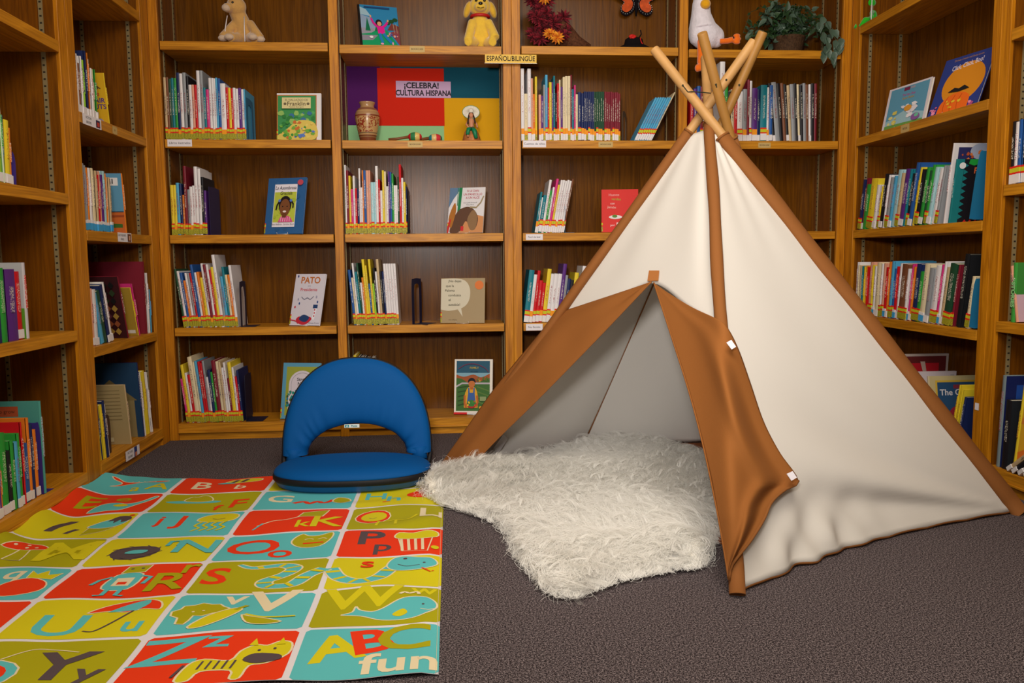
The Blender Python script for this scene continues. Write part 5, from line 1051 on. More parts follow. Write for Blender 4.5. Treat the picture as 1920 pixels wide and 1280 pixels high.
def tz(t):
    t.text('A', .26, .56, .62, YEL, rot=.2, bold=.06); t.text('B', .5, .68, .62, RED, rot=.22, bold=.06); t.text('C', .74, .72, .66, GRN, bold=.05); t.text('fun', .73, .22, .46, CRM, bold=.04, sx=1.2)
TL_ = [[(TEAL, tA), (RED, tB), (YEL, tC), (GRN, tD)], [(RED, tE), (GRN, tF), (TEAL, tG), (YEL, tH)], [(YEL, tI), (TEAL, tJ), (RED, tK), (GRN, tL)], [(GRN, tM), (YEL, tN), (TEAL, tO), (RED, tP)],
       [(TEAL, tQ), (RED, tR), (GRN, tS), (YEL, ts)], [(RED, tT), (YEL, tU), (TEAL, tV), (GRN, tW)], [(TEAL, tX), (GRN, tY), (RED, tZ), (TEAL, tz)]]
for r, rw in enumerate(TL_):
    for c, (bg, f_) in enumerate(rw): T(c, r, bg, f_)
mb = MB(); e_ = [V(mpos(1.362-.006, MY[-1]+i*(MY[0]-MY[-1])/110, .0030)) for i in range(111)]; mb.tube(e_, .0006, 4); mb.build('edge_stitching', CRM, matr, smooth=True)
# ---------------------------------------------------------------- floor chair
blue = mat('chair_blue_nylon', '004F92', .7, .15, bump=.04, bscale=300)
blue2 = mat('chair_blue_side', '0A4E8A', .45, .5); black = mat('black_trim', '121014', .6, .3)
CX = .990; CH = empty('floor_chair', (CX, -.86, 0), 'bright blue folding floor chair with rounded padded back and black trim', 'floor chair')
CO = V((CX, -.86, 0))
def se(a, p): c, s = math.cos(a), math.sin(a); return (abs(c)**(2/p)*(1 if c >= 0 else -1), abs(s)**(2/p)*(1 if s >= 0 else -1))
n = 72
def ring_(rx, ryf, ryb, z, p=2.5, cy=-.02, tilt=0):
    o = []
    for k in range(n):
        x, y = se(2*math.pi*k/n, p); o.append(V((rx*x, cy+(ryb if y > 0 else ryf)*y, z+tilt*y)))
    return o
def loft(rings, capb=True):
    vs = [p for r in rings for p in r]; fs = [(i*n+k, i*n+(k+1) % n, (i+1)*n+(k+1) % n, (i+1)*n+k) for i in range(len(rings)-1) for k in range(n)]
    fs += [tuple(range(n))[::-1], tuple((len(rings)-1)*n+k for k in range(n))]; return vs, fs
zb = .006
mb = MB(); mb.add(*loft([ring_(.285, .165, .13, zb), ring_(.303, .180, .14, zb+.010), ring_(.312, .19, .15, zb+.032)])); mb.build('seat_base', blue2, CH, smooth=True, auto=60)
mb = MB(); mb.add(*loft([ring_(.314, .192, .152, zb+.030), ring_(.319, .197, .155, zb+.036), ring_(.319, .197, .155, zb+.050), ring_(.314, .192, .152, zb+.056)])); mb.build('zip_band', black, CH, smooth=True, auto=50)
rr = []
for i in range(12):
    t = i/11; s = math.cos(t*math.pi/2*.94); rr.append(ring_(.03+.287*s**.55, .02+.175*s**.55, .02+.132*s**.55, zb+.054+.044*math.sin(t*math.pi/2), 2.4))
mb = MB(); mb.add(*loft(rr)); mb.build('seat_cushion', blue, CH, smooth=True)
def bk_pt(a, q, side, z0=.085):
    # a: 0..pi around the arch, q: 0 inner .. 1 outer, side +-1 front/back
    xo, zo = se(a, 2.25); xi, zi = se(a, 2.0)
    ox_, oz_ = .322*xo*(1-.02*math.cos(2*a)), .405*zo; ix, iz = .212*xi, .128*zi
    x = ix+(ox_-ix)*q; z = iz+(oz_-iz)*q
    puff = (1-abs(2*q-1)**3.0)**.6*.030
    # gathered creases radiating from the inner edge
    cr_ = math.exp(-((q-.12)/.26)**2)*(.5*math.sin(a*26+math.sin(a*5)*3.0)+.5*math.sin(a*13+1.3))*.0034*(.35+.9*abs(math.cos(a)))
    cr_ *= 1 if .35 < a < 2.8 else 1.6
    yb = .055+z*.16
    return V((x, .155-.02+yb-.055+side*0-(puff+cr_)*(1 if side > 0 else 0)+(puff*.7 if side < 0 else 0), z0+z))
na, nq = 120, 22
for nm, sd, m in (('back_cushion', 1, blue), ('back_panel', -1, black)):
    vs = [bk_pt(math.pi*i/na, j/nq, sd) for i in range(na+1) for j in range(nq+1)]
    mb = MB(); mb.add(vs, [(i*(nq+1)+j, i*(nq+1)+j+1, (i+1)*(nq+1)+j+1, (i+1)*(nq+1)+j) for i in range(na) for j in range(nq)]); mb.build(nm, m, CH, smooth=True)
mb = MB(); mb.tube([bk_pt(math.pi*i/na, 1, 1)+V((0, .004, 0)) for i in range(na+1)], .0052, 8); mb.build('outer_piping', black, CH, smooth=True)
mb = MB(); mb.tube([bk_pt(math.pi*i/na, 0, 1)+V((0, .006, 0)) for i in range(na+1)], .0035, 8); mb.build('inner_piping', mat('navy_piping', '0A1E4A', .6), CH, smooth=True)
for sx_ in (-1, 1):
    mb = MB(); mb.tube([V((sx_*.265, .122, .06)), V((sx_*.268, .130, .082)), V((sx_*.266, .137, .10))], [.036, .030, .042], 14); mb.build('hinge_cover', blue, CH, smooth=True)
    mb = MB(); mb.tube([V((sx_*.305, .10, .045)), V((sx_*.312, .14, .075)), V((sx_*.309, .15, .13))], [.010, .011, .007], 10); mb.build('hinge', black, CH, smooth=True)
a = Art(.0004); a.rect(-.032, -.0075, .032, .0075, 'DDE8E4'); a.rect(-.029, -.006, -.012, .006, '1E8A96'); a.text('A', -.020, 0, .012, 'DDE8E4', bold=.03); a.text('Picnic', .010, .0005, .0125, '1E7A8A', bold=.02, sx=.9)
tg_ = a.build('brand_tag', CH, M=basis((-.02, .133, .205), (1, 0, 0), (0, 0, 1)))
tg_.data.transform(Matrix.Identity(4))
# ---------------------------------------------------------------- fur rug
fur = mat('cream_fur', 'FFFEFB', .6, .35, trans=.5); furb = mat('rug_backing', 'FDF8EE', .9, .1)
poly = [(1.27, -1.10), (1.36, -1.27), (1.50, -1.44), (1.56, -1.60), (1.575, -1.80), (1.64, -2.06), (1.72, -2.11), (1.86, -2.02), (2.02, -1.96), (2.13, -1.93), (2.24, -1.72), (2.42, -1.30), (2.56, -.85), (2.55, -.55), (2.40, -.36), (2.16, -.30), (1.98, -.42), (1.78, -.56), (1.55, -.66), (1.40, -.78), (1.28, -.92)]
PP = np.array(spl(poly, 4, True))
def inside(x, y):
    r = np.zeros(x.shape, bool); n_ = len(PP); j = n_-1
    for i in range(n_):
        xi, yi = PP[i]; xj, yj = PP[j]; c = ((yi > y) != (yj > y)) & (x < (xj-xi)*(y-yi)/(yj-yi+1e-12)+xi); r ^= c; j = i
    return r
def edged(x, y):
    d = np.full(x.shape, 9.); gx = np.zeros(x.shape); gy = np.zeros(x.shape)
    for i in range(len(PP)):
        a_ = PP[i]; b2 = PP[(i+1) % len(PP)]; ab = b2-a_; t = np.clip(((x-a_[0])*ab[0]+(y-a_[1])*ab[1])/(ab@ab), 0, 1); dx = x-(a_[0]+t*ab[0]); dy = y-(a_[1]+t*ab[1]); dd = np.hypot(dx, dy); m_ = dd < d
        d = np.where(m_, dd, d); gx = np.where(m_, -dx, gx); gy = np.where(m_, -dy, gy)
    l = np.hypot(gx, gy)+1e-9; return d, gx/l, gy/l
def rh(x, y):
    h = .012+.012*(1+np.sin(x*9+np.sin(y*7)))*(1+np.sin(y*11+x*3))/4
    h = h+.05*np.exp(-(((x-1.30)/.10)**2+((y+1.02)/.12)**2))+.035*np.exp(-(((x-2.12)/.10)**2+((y+1.82)/.10)**2))+.03*np.exp(-(((x-1.55)/.30)**2+((y+.86)/.10)**2))+.02*np.exp(-(((x-1.9)/.25)**2+((y+1.78)/.05)**2))
    return h
rug = empty('fur_rug', (1.9, -1.2, 0), 'shaggy cream faux fur rug spilling out of the teepee door', 'rug')
g = .015; xs, ys = np.meshgrid(np.arange(1.2, 2.7, g), np.arange(-2.3, -.2, g)); ins = inside(xs, ys); ed, _, _ = edged(xs, ys); hh = np.where(ins, .0085+rh(xs, ys)*np.clip(ed/.05, 0, 1), .0085)
idx = {}; mb = MB(); ny, nx = xs.shape
for j in range(ny-1):
    for i in range(nx-1):
        if all(ins[q_] and ed[q_] > .022 for q_ in ((j, i), (j+1, i), (j, i+1), (j+1, i+1))):
            q = []
            for jj, ii in ((j, i), (j, i+1), (j+1, i+1), (j+1, i)):
                if (jj, ii) not in idx: idx[(jj, ii)] = len(mb.v); mb.v.append((xs[jj, ii]-1.9, ys[jj, ii]+1.2, hh[jj, ii]))
                q.append(idx[(jj, ii)])
            mb.f.append(tuple(q)); mb.m.append(0)
mb.build('backing', furb, rug, smooth=True)
rng = np.random.default_rng(3); NS = 105000
x = rng.uniform(1.22, 2.62, NS*2); y = rng.uniform(-2.16, -.26, NS*2); k_ = inside(x, y); x, y = x[k_][:NS], y[k_][:NS]
NS = len(x); ed, gx, gy = edged(x, y)
z = .009+rh(x, y)*np.clip(ed/.05, 0, 1)
# lock directions: clump centres
NC = 2600; cx_ = rng.uniform(1.22, 2.62, NC); cy_ = rng.uniform(-2.16, -.26, NC); ca_ = rng.uniform(0, 6.283, NC)
ci = np.zeros(NS, int)
for s0 in range(0, NS, 4000):
    ci[s0:s0+4000] = np.argmin((x[s0:s0+4000, None]-cx_)**2+(y[s0:s0+4000, None]-cy_)**2, axis=1)
flow = np.sin(x*5+1)*1.2+np.cos(y*6)*1.2-1.7
an = flow+.9*np.sin(ca_[ci])+rng.normal(0, .42, NS)
dx = np.cos(an); dy = np.sin(an)
ew = np.exp(-(ed/.07)**2)
jit = rng.normal(0, .55, NS)+.5*np.sin(ca_[ci]*3); ox_ = -gx*np.cos(jit)+gy*np.sin(jit); oy_ = -gy*np.cos(jit)-gx*np.sin(jit); dx = dx*(1-ew)+ox_*ew*1.5; dy = dy*(1-ew)+oy_*ew*1.5
tox = (cx_[ci]-x); toy = (cy_[ci]-y)
l = np.hypot(dx, dy)+1e-6; dx /= l; dy /= l
Ln = rng.uniform(.05, .115, NS)*(1+.15*ew); rise = rng.uniform(.08, .42, NS)*(1-.55*ew)
curl = rng.normal(0, .016, NS); wd = rng.uniform(.0006, .0013, NS)
SEG = 7; V0 = np.zeros((NS, SEG+1, 2, 3))
for s_ in range(SEG+1):
    t = s_/SEG; r_ = Ln*t
    px_ = x+dx*r_*(.9)+tox*.55*t*t+(-dy)*curl*math.sin(t*4.4); py_ = y+dy*r_*.9+toy*.55*t*t+dx*curl*math.sin(t*4.4)
    pz_ = z+Ln*rise*(math.sin(t*math.pi*.72))+.002
    fall = np.clip(1-inside(px_, py_).astype(float), 0, 1); pz_ = np.maximum(pz_-fall*.75*z*t, .002+.004*rng.random(NS))
    w_ = wd*(1-t*.75)
    V0[:, s_, 0] = np.stack([px_-dy*w_-1.9, py_+dx*w_+1.2, pz_], 1); V0[:, s_, 1] = np.stack([px_+dy*w_-1.9, py_-dx*w_+1.2, pz_+w_*.4], 1)
# pointed locks of hair laid over the pile and hanging off the rim
NL, PER = 3400, 15
lx = rng.uniform(1.22, 2.62, NL*3); ly = rng.uniform(-2.16, -.26, NL*3); k_ = inside(lx, ly); lx, ly = lx[k_], ly[k_]
led, lgx, lgy = edged(lx, ly); keep = rng.random(len(lx)) < np.where(led < .05, 1, .34); lx, ly, led, lgx, lgy = [q_[keep][:NL] for q_ in (lx, ly, led, lgx, lgy)]
NL = len(lx); lz = .009+rh(lx, ly)*np.clip(led/.05, 0, 1)
le = np.exp(-(led/.06)**2); la = np.sin(lx*5+1)*1.2+np.cos(ly*6)*1.2-1.7+rng.normal(0, .7, NL)
jt = rng.normal(0, .5, NL); ldx = np.cos(la)*(1-le)+(-lgx*np.cos(jt)+lgy*np.sin(jt))*le*1.5; ldy = np.sin(la)*(1-le)+(-lgy*np.cos(jt)-lgx*np.sin(jt))*le*1.5
ll = np.hypot(ldx, ldy)+1e-6; ldx /= ll; ldy /= ll; lL = rng.uniform(.055, .105, NL)*(1+.25*le); lr = rng.uniform(.18, .55, NL)*(1-.6*le); lc = rng.normal(0, .018, NL)
rep = lambda q_: np.repeat(q_, PER)
o1 = rng.normal(0, .007, NL*PER); o2 = rng.normal(0, .007, NL*PER); o3 = rng.uniform(.85, 1.05, NL*PER)
V1 = np.zeros((NL*PER, SEG+1, 2, 3)); wl = rng.uniform(.0005, .001, NL*PER)
for s_ in range(SEG+1):
    t = s_/SEG; sp = (1-t)**.7+.12; L1 = rep(lL)*o3
    qx = rep(lx)+o1*sp+rep(ldx)*L1*t*.95-rep(ldy)*rep(lc)*math.sin(t*4.6); qy = rep(ly)+o2*sp+rep(ldy)*L1*t*.95+rep(ldx)*rep(lc)*math.sin(t*4.6)
    out_ = 1-inside(qx, qy).astype(float); qz = rep(lz)+L1*rep(lr)*math.sin(t*2.4)+.004; qz = np.maximum(qz-out_*.7*rep(lz)*t, .003+.004*rng.random(NL*PER)); w_ = wl*(1-t*.7)
    V1[:, s_, 0] = np.stack([qx-rep(ldy)*w_-1.9, qy+rep(ldx)*w_+1.2, qz], 1); V1[:, s_, 1] = np.stack([qx+rep(ldy)*w_-1.9, qy-rep(ldx)*w_+1.2, qz+w_*.4], 1)
V0 = np.concatenate([V0, V1]); NS = len(V0)
me = bpy.data.meshes.new('fur'); nvt = NS*(SEG+1)*2; me.vertices.add(nvt); me.vertices.foreach_set('co', V0.reshape(-1))
base_i = (np.arange(NS)*(SEG+1)*2)[:, None]+(np.arange(SEG)*2)[None, :]
q = np.stack([base_i, base_i+1, base_i+3, base_i+2], -1).reshape(-1, 4); nf = len(q)
me.loops.add(nf*4); me.loops.foreach_set('vertex_index', q.reshape(-1)); me.polygons.add(nf); me.polygons.foreach_set('loop_start', np.arange(nf)*4); me.polygons.foreach_set('loop_total', np.full(nf, 4)); me.polygons.foreach_set('use_smooth', [True]*nf)
me.update(calc_edges=True); me.materials.append(fur)
fo = bpy.data.objects.new('fur', me); col.objects.link(fo); fo.parent = rug; fo['kind'] = 'stuff'
# ---------------------------------------------------------------- toys on the top shelves
def plushm(n, c): return mat(n, c, .9, .1, bump=.5, bscale=130, sheen=.6, var=.08, vscale=40)
def soft(name, mb, m, parent, vox=.004):
    o = mb.build(name, m, parent, smooth=True)
    r = o.modifiers.new('r', 'REMESH'); r.mode = 'VOXEL'; r.voxel_size = vox; r.use_smooth_shade = True
    s = o.modifiers.new('s', 'SMOOTH'); s.factor = .6; s.iterations = 5; return o
def roty(d, ax='Y'): return Matrix.Rotation(math.radians(d), 3, ax)
gloss = mat('glossy_black', '0C0A0C', .15, .6); gwhite = mat('eye_white', 'F0EEF0', .3, .5)
zt = zA
cxm = at(455, 76, Y=.12).x
c_ = empty('plush_camel', (cxm, .12, zt+.006), 'tan plush camel sitting on the upper left shelf of the back wall', 'soft toy', 'soft toys on the top shelf')
m = MB(); m.ell((.01, 0, .058), (.045, .04, .062)); m.tube([(.005, -.005, .09), (-.01, -.02, .135), (-.016, -.028, .165)], [.036, .033, .036], 14); m.ell((-.012, -.035, .165), (.040, .038, .040)); m.ell((-.038, -.066, .150), (.022, .030, .020)); m.tube([(-.03, -.02, .09), (-.05, -.05, .05), (-.062, -.07, .022)], [.018, .017, .020], 12); m.tube([(.035, -.02, .10), (.06, -.045, .06), (.085, -.06, .022)], [.018, .018, .018], 12); m.tube([(-.01, -.03, .03), (-.03, -.09, .018)], [.024, .020], 12); m.tube([(.04, -.03, .03), (.065, -.08, .018)], [.024, .020], 12)
m.tube([(.002, -.025, .19), (.012, -.02, .215)], [.012, .006], 8); m.tube([(-.035, -.03, .19), (-.046, -.028, .213)], [.012, .006], 8); soft('body', m, plushm('plush_tan', 'C89A58'), c_)
soft('muzzle', MB().ell((-.042, -.082, .145), (.018, .020, .016)), plushm('plush_cream', 'CDB49C'), c_)
[soft('paw', MB().ell(p, (.02, .018, .014)), plushm('plush_cream', 'CDB49C'), c_) for p in ((-.062, -.074, .018), (.085, -.064, .018), (-.032, -.098, .0175), (.062, -.1, .0175))]
m = MB(); m.ell((-.018, -.07, .172), .0055, 8, 6); m.ell((-.046, -.064, .17), .0055, 8, 6); m.build('eyes', gloss, c_, smooth=True)
m = MB(); m.tube([(-.045, -.055, .12), (-.052, -.07, .06), (-.054, -.075, .012)], .002, 6); m.tube([(.02, -.045, .12), (.024, -.07, .06), (.026, -.078, .004)], .002, 6); m.build('white_ribbon', paperw, c_, smooth=True)
dxm = at(905, 84, Y=.12).x
d_ = empty('plush_dog', (dxm-.012, .12, zt+.002), 'yellow plush puppy with a red collar sitting on the top shelf', 'soft toy', 'soft toys on the top shelf')
m = MB(); m.ell((0, 0, .062), (.052, .045, .064)); m.ell((0, -.005, .115), (.036, .034, .045)); m.ell((0, -.015, .182), (.046, .045, .043)); m.ell((.0, -.055, .170), (.026, .024, .019))
m.tube([(-.03, -.02, .115), (-.044, -.05, .065), (-.052, -.07, .022)], [.022, .019, .021], 12); m.tube([(.03, -.02, .115), (.048, -.045, .075), (.058, -.07, .035)], [.022, .019, .022], 12); m.tube([(-.03, -.03, .025), (-.055, -.08, .016)], [.025, .017], 12); m.tube([(.035, -.03, .025), (.05, -.08, .017)], [.025, .018], 12)
soft('body', m, plushm('plush_yellow', 'E8BE42'), d_)
for s_ in (-1, 1): soft('ear', MB().ell((s_*.052, -.01, .170), (.016, .024, .038), rot=roty(s_*-18)), plushm('plush_yellow_dark', 'D9AC34'), d_)
MB().tube([(.037*math.cos(t*.3927), -.008+.036*math.sin(t*.3927), .141) for t in range(17)], .0065, 8, cap=False).build('collar', mat('collar_red', 'B8141C', .5), d_, smooth=True)
MB().ell((0, -.079, .178), (.009, .006, .007)).ell((-.017, -.056, .197), .006).ell((.017, -.056, .197), .006).tube([(-.014, -.078, .163), (0, -.080, .158), (.014, -.078, .163)], .0012, 6).build('face', gloss, d_, smooth=True)
c_.scale = (1.22, 1.1, 1.12); d_.scale = (1.22, 1.1, 1.17)
# cornucopia of flowers
hx = at(1035, 86, Y=.10).x
h_ = empty('flower_cornucopia', (hx, .10, zt+.002), 'wicker horn overflowing with burgundy and orange silk flowers', 'decoration')
m = MB(); m.tube([(.0, .0, .075), (.04, .02, .06), (.09, .03, .035), (.14, .035, .018)], [.062, .055, .032, .016], 22)
[m.tube([(.03*i+.01*0+.005+.057*0, .0, 0), (.03*i+.006, .0, 0)], .001, 4) for i in ()]
m.build('horn', mat('wicker', '5E3A26', .8, .2, bump=.8, bscale=90, var=.4, vscale=110), h_, smooth=True)
R_ = random.Random(11)
for cidx, (nm, cc, cnt) in enumerate((('burgundy_flower', ('62101C', '7E1826', '40080F'), 26), ('orange_flower', ('D87A1A', 'C8641A', 'E89A2A'), 4))):
    mm_ = [hm(c, .8) for c in cc]
    for k in range(cnt):
        if cidx == 0: p = V((R_.uniform(-.075, .045), R_.uniform(-.06, -.02), R_.uniform(.02, .195)))
        else: p = V([(-.03, -.07, .20), (-.015, -.075, .045), (.01, -.08, .03), (-.035, -.075, .185)][k])
        nrm = V((R_.uniform(-.5, .4), -1, R_.uniform(-.3, .5))).normalized(); fm = MB(); t1 = nrm.orthogonal().normalized(); t2 = nrm.cross(t1); R1 = .034 if cidx == 0 else .028
        for ly in range(4):
            for q in range(12):
                a_ = 6.283*q/12+ly*.4; el = ly*.35; d1 = (t1*math.cos(a_)+t2*math.sin(a_))*math.cos(el)+nrm*math.sin(el); sd = nrm.cross(d1).normalized(); L1 = R1*(1-.14*ly); 
                fm.add([p+sd*.0012, p+d1*L1*.6+sd*.0042+nrm*.003, p+d1*L1+nrm*.001, p+d1*L1*.6-sd*.0042+nrm*.003, p-sd*.0012], [(0, 1, 2, 3, 4)], (ly+q) % 3)
        fm.build(nm, mm_, h_)
h_.scale = (1.45, 1.2, 1.25)
# butterfly on the back panel
bxm = at(1193, 15, Y=.24).x; bzm = at(1193, 12, Y=.24).z
b_ = empty('butterfly', (bxm, .245, bzm), 'orange and black butterfly decoration hanging at the back of the top shelf', 'decoration')
m = MB(); m.tube([(0, 0, .07), (0, -.004, .03), (0, -.004, 0), (0, 0, -.048)], [.006, .010, .010, .004], 12); m.build('body', mat('velvet_black', '141014', .9, .1), b_, smooth=True)
for s_ in (-1, 1):
    o_ = spl([(.01, .03), (.05, .075), (.115, .09), (.125, .055), (.07, .02), (.085, -.005), (.085, -.035), (.055, -.05), (.02, -.03), (.006, .0)], 5, True)
    for nm, sc, yy, c in (('wing', 1, 0, mat('velvet_black', '141014')), ('wing_panel', .74, -.0025, hm('C8501E', .7, var=.25, vscale=50))):
        cxw = .058; czw = .02; m = MB(); vs = [((cxw+(x-cxw)*sc)*s_, yy-.012*abs(x)/.1, czw+(zz-czw)*sc) for x, zz in o_]; m.add(vs, [tuple(range(len(vs)))]); m.build(nm, c, b_, solid=.002)
    m = MB(); [m.ell((s_*(.058+(x-.058)*.88), -.004-.012*abs(x)/.1, .02+(zz-.02)*.88), .0018, 6, 4) for x, zz in o_[::2]]; m.build('wing_spots', gwhite, b_)
# small black hat with a red flower
kx = at(1190, 86, Y=.08).x
k_ = empty('black_hat', (kx, .10, zt), 'small black brimmed hat with a red flower on the top shelf', 'hat')
MB().lathe([(0, 0), (.092, 0), (.093, .003), (.06, .020), (.045, .026), (.040, .046), (.030, .052), (0, .053)], 36).build('felt', mat('hat_felt', '141012', .9, .1), k_, smooth=True)
MB().tube([(.02, -.02, .05), (.03, -.022, .064), (.026, -.024, .08)], .003, 6).build('stem', mat('hat_felt', '141012'), k_)
m = MB(); [m.ell((-.012+.009*math.cos(q), -.036+.003*math.sin(q*2), .052+.004*math.sin(q)), (.009, .006, .005), 8, 6) for q in range(6)]; m.tube([(.022, -.042, .046), (.026, -.046, .03), (.031, -.05, .022)], .0022, 6); m.build('red_flower', hm('C8201A', .6), k_, smooth=True)
k_.scale = (1.15, .85, 1.3)
# white duck
ux = at(1322, 90, Y=.05).x
u_ = empty('plush_duck', (ux, .045, zt+.004), 'white plush duck with a yellow bill and orange feet, one leg dangling', 'soft toy', 'soft toys on the top shelf')
m = MB(); m.ell((.0, 0, .064), (.074, .058, .068)); m.tube([(-.015, .0, .10), (-.024, -.005, .16), (-.026, -.01, .215)], [.062, .044, .038], 16); m.ell((-.026, -.012, .222), (.036, .036, .036)); m.ell((.05, .0, .055), (.035, .04, .05)); m.ell((-.055, 0, .07), (.02, .04, .05)); soft('body', m, plushm('plush_white', 'E6E0EA'), u_)
soft('bill', MB().ell((-.018, -.05, .195), (.024, .022, .024)), plushm('plush_bill', 'E8A818'), u_)
OR = plushm('plush_orange', 'F0721A')
m = MB(); m.tube([(-.038, -.055, .025), (-.040, -.070, .0), (-.038, -.068, -.05), (-.040, -.07, -.09)], [.017, .018, .018, .018], 12); [m.ell((-.045+.014*i, -.082, -.108-.004*abs(i)), (.013, .014, .019)) for i in (-1, 0, 1)]; soft('foot', m, OR, u_)
m = MB(); m.tube([(.05, -.05, .022), (.085, -.062, .022), (.105, -.065, .028)], [.013, .014, .014], 12); [m.ell((.122+.004*(1-abs(i)), -.065, .030+.016*i), (.017, .011, .0095)) for i in (-1, 0, 1)]; soft('foot', m, OR, u_)
u_.scale = (1.15, 1.1, 1.06)
# potted ivy in a basket
px_ = at(1478, 90, Y=.13).x
pl = empty('potted_ivy', (px_, .13, zt-.009), 'trailing green silk ivy in a dark basket on the top shelf', 'plant')
m = MB(); m.lathe([(0, 0), (.060, 0), (.066, .02), (.080, .075), (.084, .082), (.078, .084), (.07, .06), (0, .06)], 30); m.build('basket', mat('dark_wicker', '4A3422', .8, .2, bump=1, bscale=120, var=.4, vscale=120), pl, smooth=True)
lm = [mat('ivy_leaf_a', '30492C', .45, .4, var=.2, vscale=30), mat('ivy_leaf_b', '1D3A1A', .45, .4, var=.2, vscale=30), mat('ivy_leaf_c', '4A5F50', .4, .4, var=.2, vscale=30)]
R_ = random.Random(5); fol = MB(); st = MB()
def leaf(p, d, nrm, ln, wdt, mi):
    d = d.normalized(); s = d.cross(nrm).normalized(); n2 = s.cross(d)
    prof = [(0, 0, 0), (.18, .42, .0), (.4, .5, .03), (.7, .3, .02), (1, 0, -.05)]
    L_ = [p+d*ln*a+s*wdt*b+n2*(ln*c+wdt*.14*(b > 0)) for a, b, c in prof]; Rr = [p+d*ln*a-s*wdt*b+n2*(ln*c+wdt*.14*(b > 0)) for a, b, c in prof]; Mi = [p+d*ln*a+n2*ln*c for a, b, c in prof]
    vs = L_+Mi+Rr; fs = []
    for i in range(4): fs += [(i, i+1, 5+i+1, 5+i), (5+i, 5+i+1, 10+i+1, 10+i)]
    fol.add(vs, fs, mi)
stems = [((-.10, -.02, .06), -.9), ((-.08, -.08, .10), -.7)]
for k in range(64):
    a_ = R_.uniform(0, 6.283); r0 = R_.uniform(.05, .20); hgt = R_.uniform(.10, .24); ex_ = V((math.cos(a_)*r0*1.25, math.sin(a_)*r0*.45-.02, 0))
    P_ = [V((ex_.x*.15, ex_.y*.15, .06)), V((ex_.x*.4, ex_.y*.5, hgt)), V((ex_.x*.85, ex_.y*.9, hgt*.85)), V((ex_.x*1.0, ex_.y*1.1, hgt*.45 if R_.random() < .5 else hgt*.7))]
    P_ = [V((max(-.30, min(.20, p.x)), min(.10, p.y), max(.012, p.z))) for p in P_]
    st.tube(P_, .0012, 5)
    for t in range(9):
        f = .15+.85*t/8; i = min(2, int(f*3)); q = P_[i].lerp(P_[i+1], f*3-i); dd = V((R_.uniform(-1, 1), R_.uniform(-1, .2), R_.uniform(-.8, .5)))
        if k % 3 == 0: leaf(q, dd, V((R_.uniform(-.4, .4), -1, R_.uniform(0, 1))).normalized(), R_.uniform(.035, .055), R_.uniform(.022, .034), 2 if R_.random() < .5 else 0)
        else: leaf(q, dd, V((R_.uniform(-.5, .5), -1, .6)).normalized(), R_.uniform(.018, .030), R_.uniform(.010, .016), 1 if R_.random() < .7 else 0)
for (x0_, z0_, x1_, z1_) in ((.10, .10, .135, .0), (.12, .12, .175, .01), (.10, .1, .16, -.04), (.13, .10, .20, .02), (.09, .09, .115, -.02)):
    P_ = [V((.04, -.02, .08)), V((x0_, -.13, z0_+.03)), V((x1_, -.155, z1_+.03)), V((x1_, -.150, z1_))]; st.tube(P_, .0012, 5)
    for t in range(5):
        f = .35+.65*t/4; i = min(2, int(f*3)); q = P_[i].lerp(P_[i+1], f*3-i); leaf(q+V((0, -.004, 0)), V((R_.uniform(-.5, .6), -.05, -1)), V((R_.uniform(-.3, .3), -1, .2)).normalized(), .045, .034, 2)
fol.build('foliage', lm, pl, smooth=True); st.build('stems', lm[1], pl)
pl.scale = (1.06, 1, 1.15)
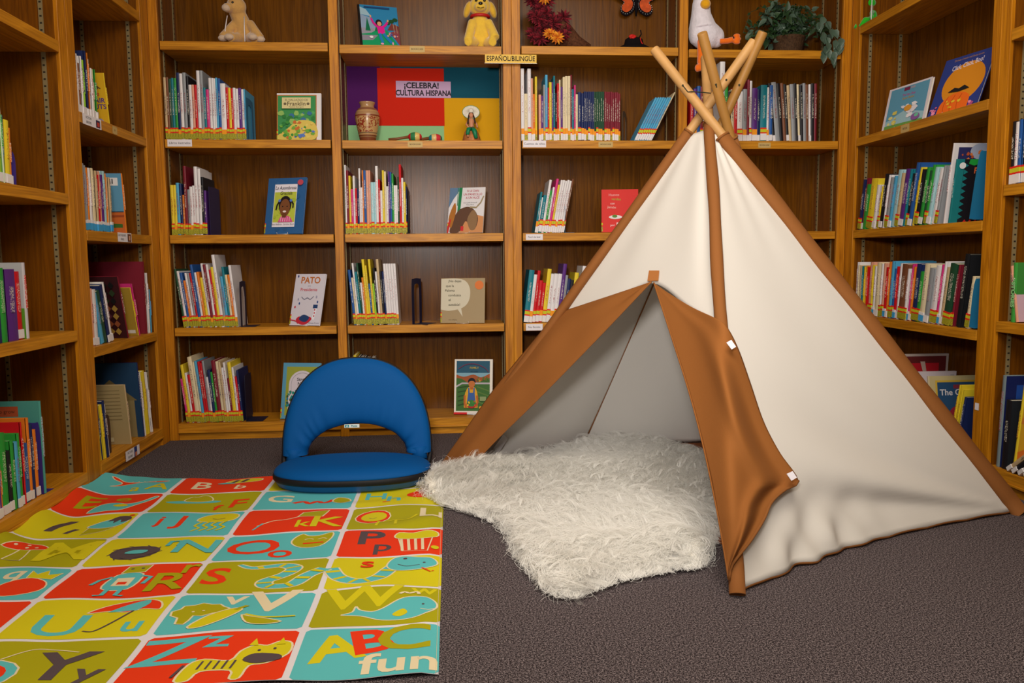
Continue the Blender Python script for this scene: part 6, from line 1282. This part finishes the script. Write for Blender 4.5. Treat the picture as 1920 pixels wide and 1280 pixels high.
# green frog on the right bookcase
f_ = empty('plush_frog', (XR+.06, -.055, 2.078), 'small bright green plush frog sitting at the corner of the upper right shelf', 'soft toy', 'soft toys on the top shelf')
m = MB(); m.ell((.01, 0, .05), (.03, .035, .045)); m.ell((0, 0, .115), (.032, .036, .028)); m.tube([(0, -.02, .03), (-.035, -.03, .03), (-.055, -.02, -.005)], [.017, .014, .012], 10); m.tube([(0, .02, .03), (-.04, .025, .035), (-.06, .015, .0)], [.017, .014, .012], 10); m.tube([(0, -.03, .07), (-.02, -.06, .05), (-.03, -.085, .02)], [.011, .009, .010], 10)
soft('body', m, plushm('plush_green', '28B81E'), f_); soft('belly', MB().ell((-.016, 0, .05), (.012, .022, .03)), plushm('plush_lime', 'B8D83A'), f_)
m = MB(); m.tube([(-.045, -.012, .012), (-.04, -.01, .09), (-.03, 0, .16)], .0022, 6); m.tube([(-.035, -.088, .01), (-.03, -.08, .09), (-.025, -.07, .16)], .0022, 6); m.build('white_ribbon', paperw, f_)

# ---------------------------------------------------------------- keep the 300 largest books as things, gather the rest
bpy.context.view_layer.update()
def area_px(r):
    xs, ys = [], []
    for ch in r.children:
        if ch.name.startswith('cover'):
            for c in ch.bound_box:
                d = ch.matrix_world @ V(c)-CAM; f = d.dot(_f)
                if f <= .1: return 0
                xs.append(min(1920, max(0, 960+d.dot(_R)/f*FPX))); ys.append(min(1280, max(0, 640-d.dot(_U)/f*FPX)))
    return (max(xs)-min(xs))*(max(ys)-min(ys)) if xs else 0
books = [o for o in col.objects if o.type == 'EMPTY' and o.get('category') == 'book']
books.sort(key=area_px, reverse=True)
rest = books[300:]; mats = []; vs = []; fs = []; mi = []
for r in rest:
    for ch in list(r.children):
        me = ch.data; n = len(vs); ids = []
        for m in me.materials:
            if m not in mats: mats.append(m)
            ids.append(mats.index(m))
        vs += [tuple(ch.matrix_world @ v.co) for v in me.vertices]
        for p in me.polygons: fs.append(tuple(i+n for i in p.vertices)); mi.append(ids[p.material_index])
        bpy.data.objects.remove(ch)
    bpy.data.objects.remove(r)
me = bpy.data.meshes.new('thin_books'); me.from_pydata(vs, [], fs)
for m in mats: me.materials.append(m)
me.polygons.foreach_set('material_index', mi); me.update()
o = bpy.data.objects.new('thin_books', me); col.objects.link(o)
tag(o, 'thinnest and least visible books filling the rows on the shelves', 'book', 'picture books standing in rows on the back wall', 'stuff')
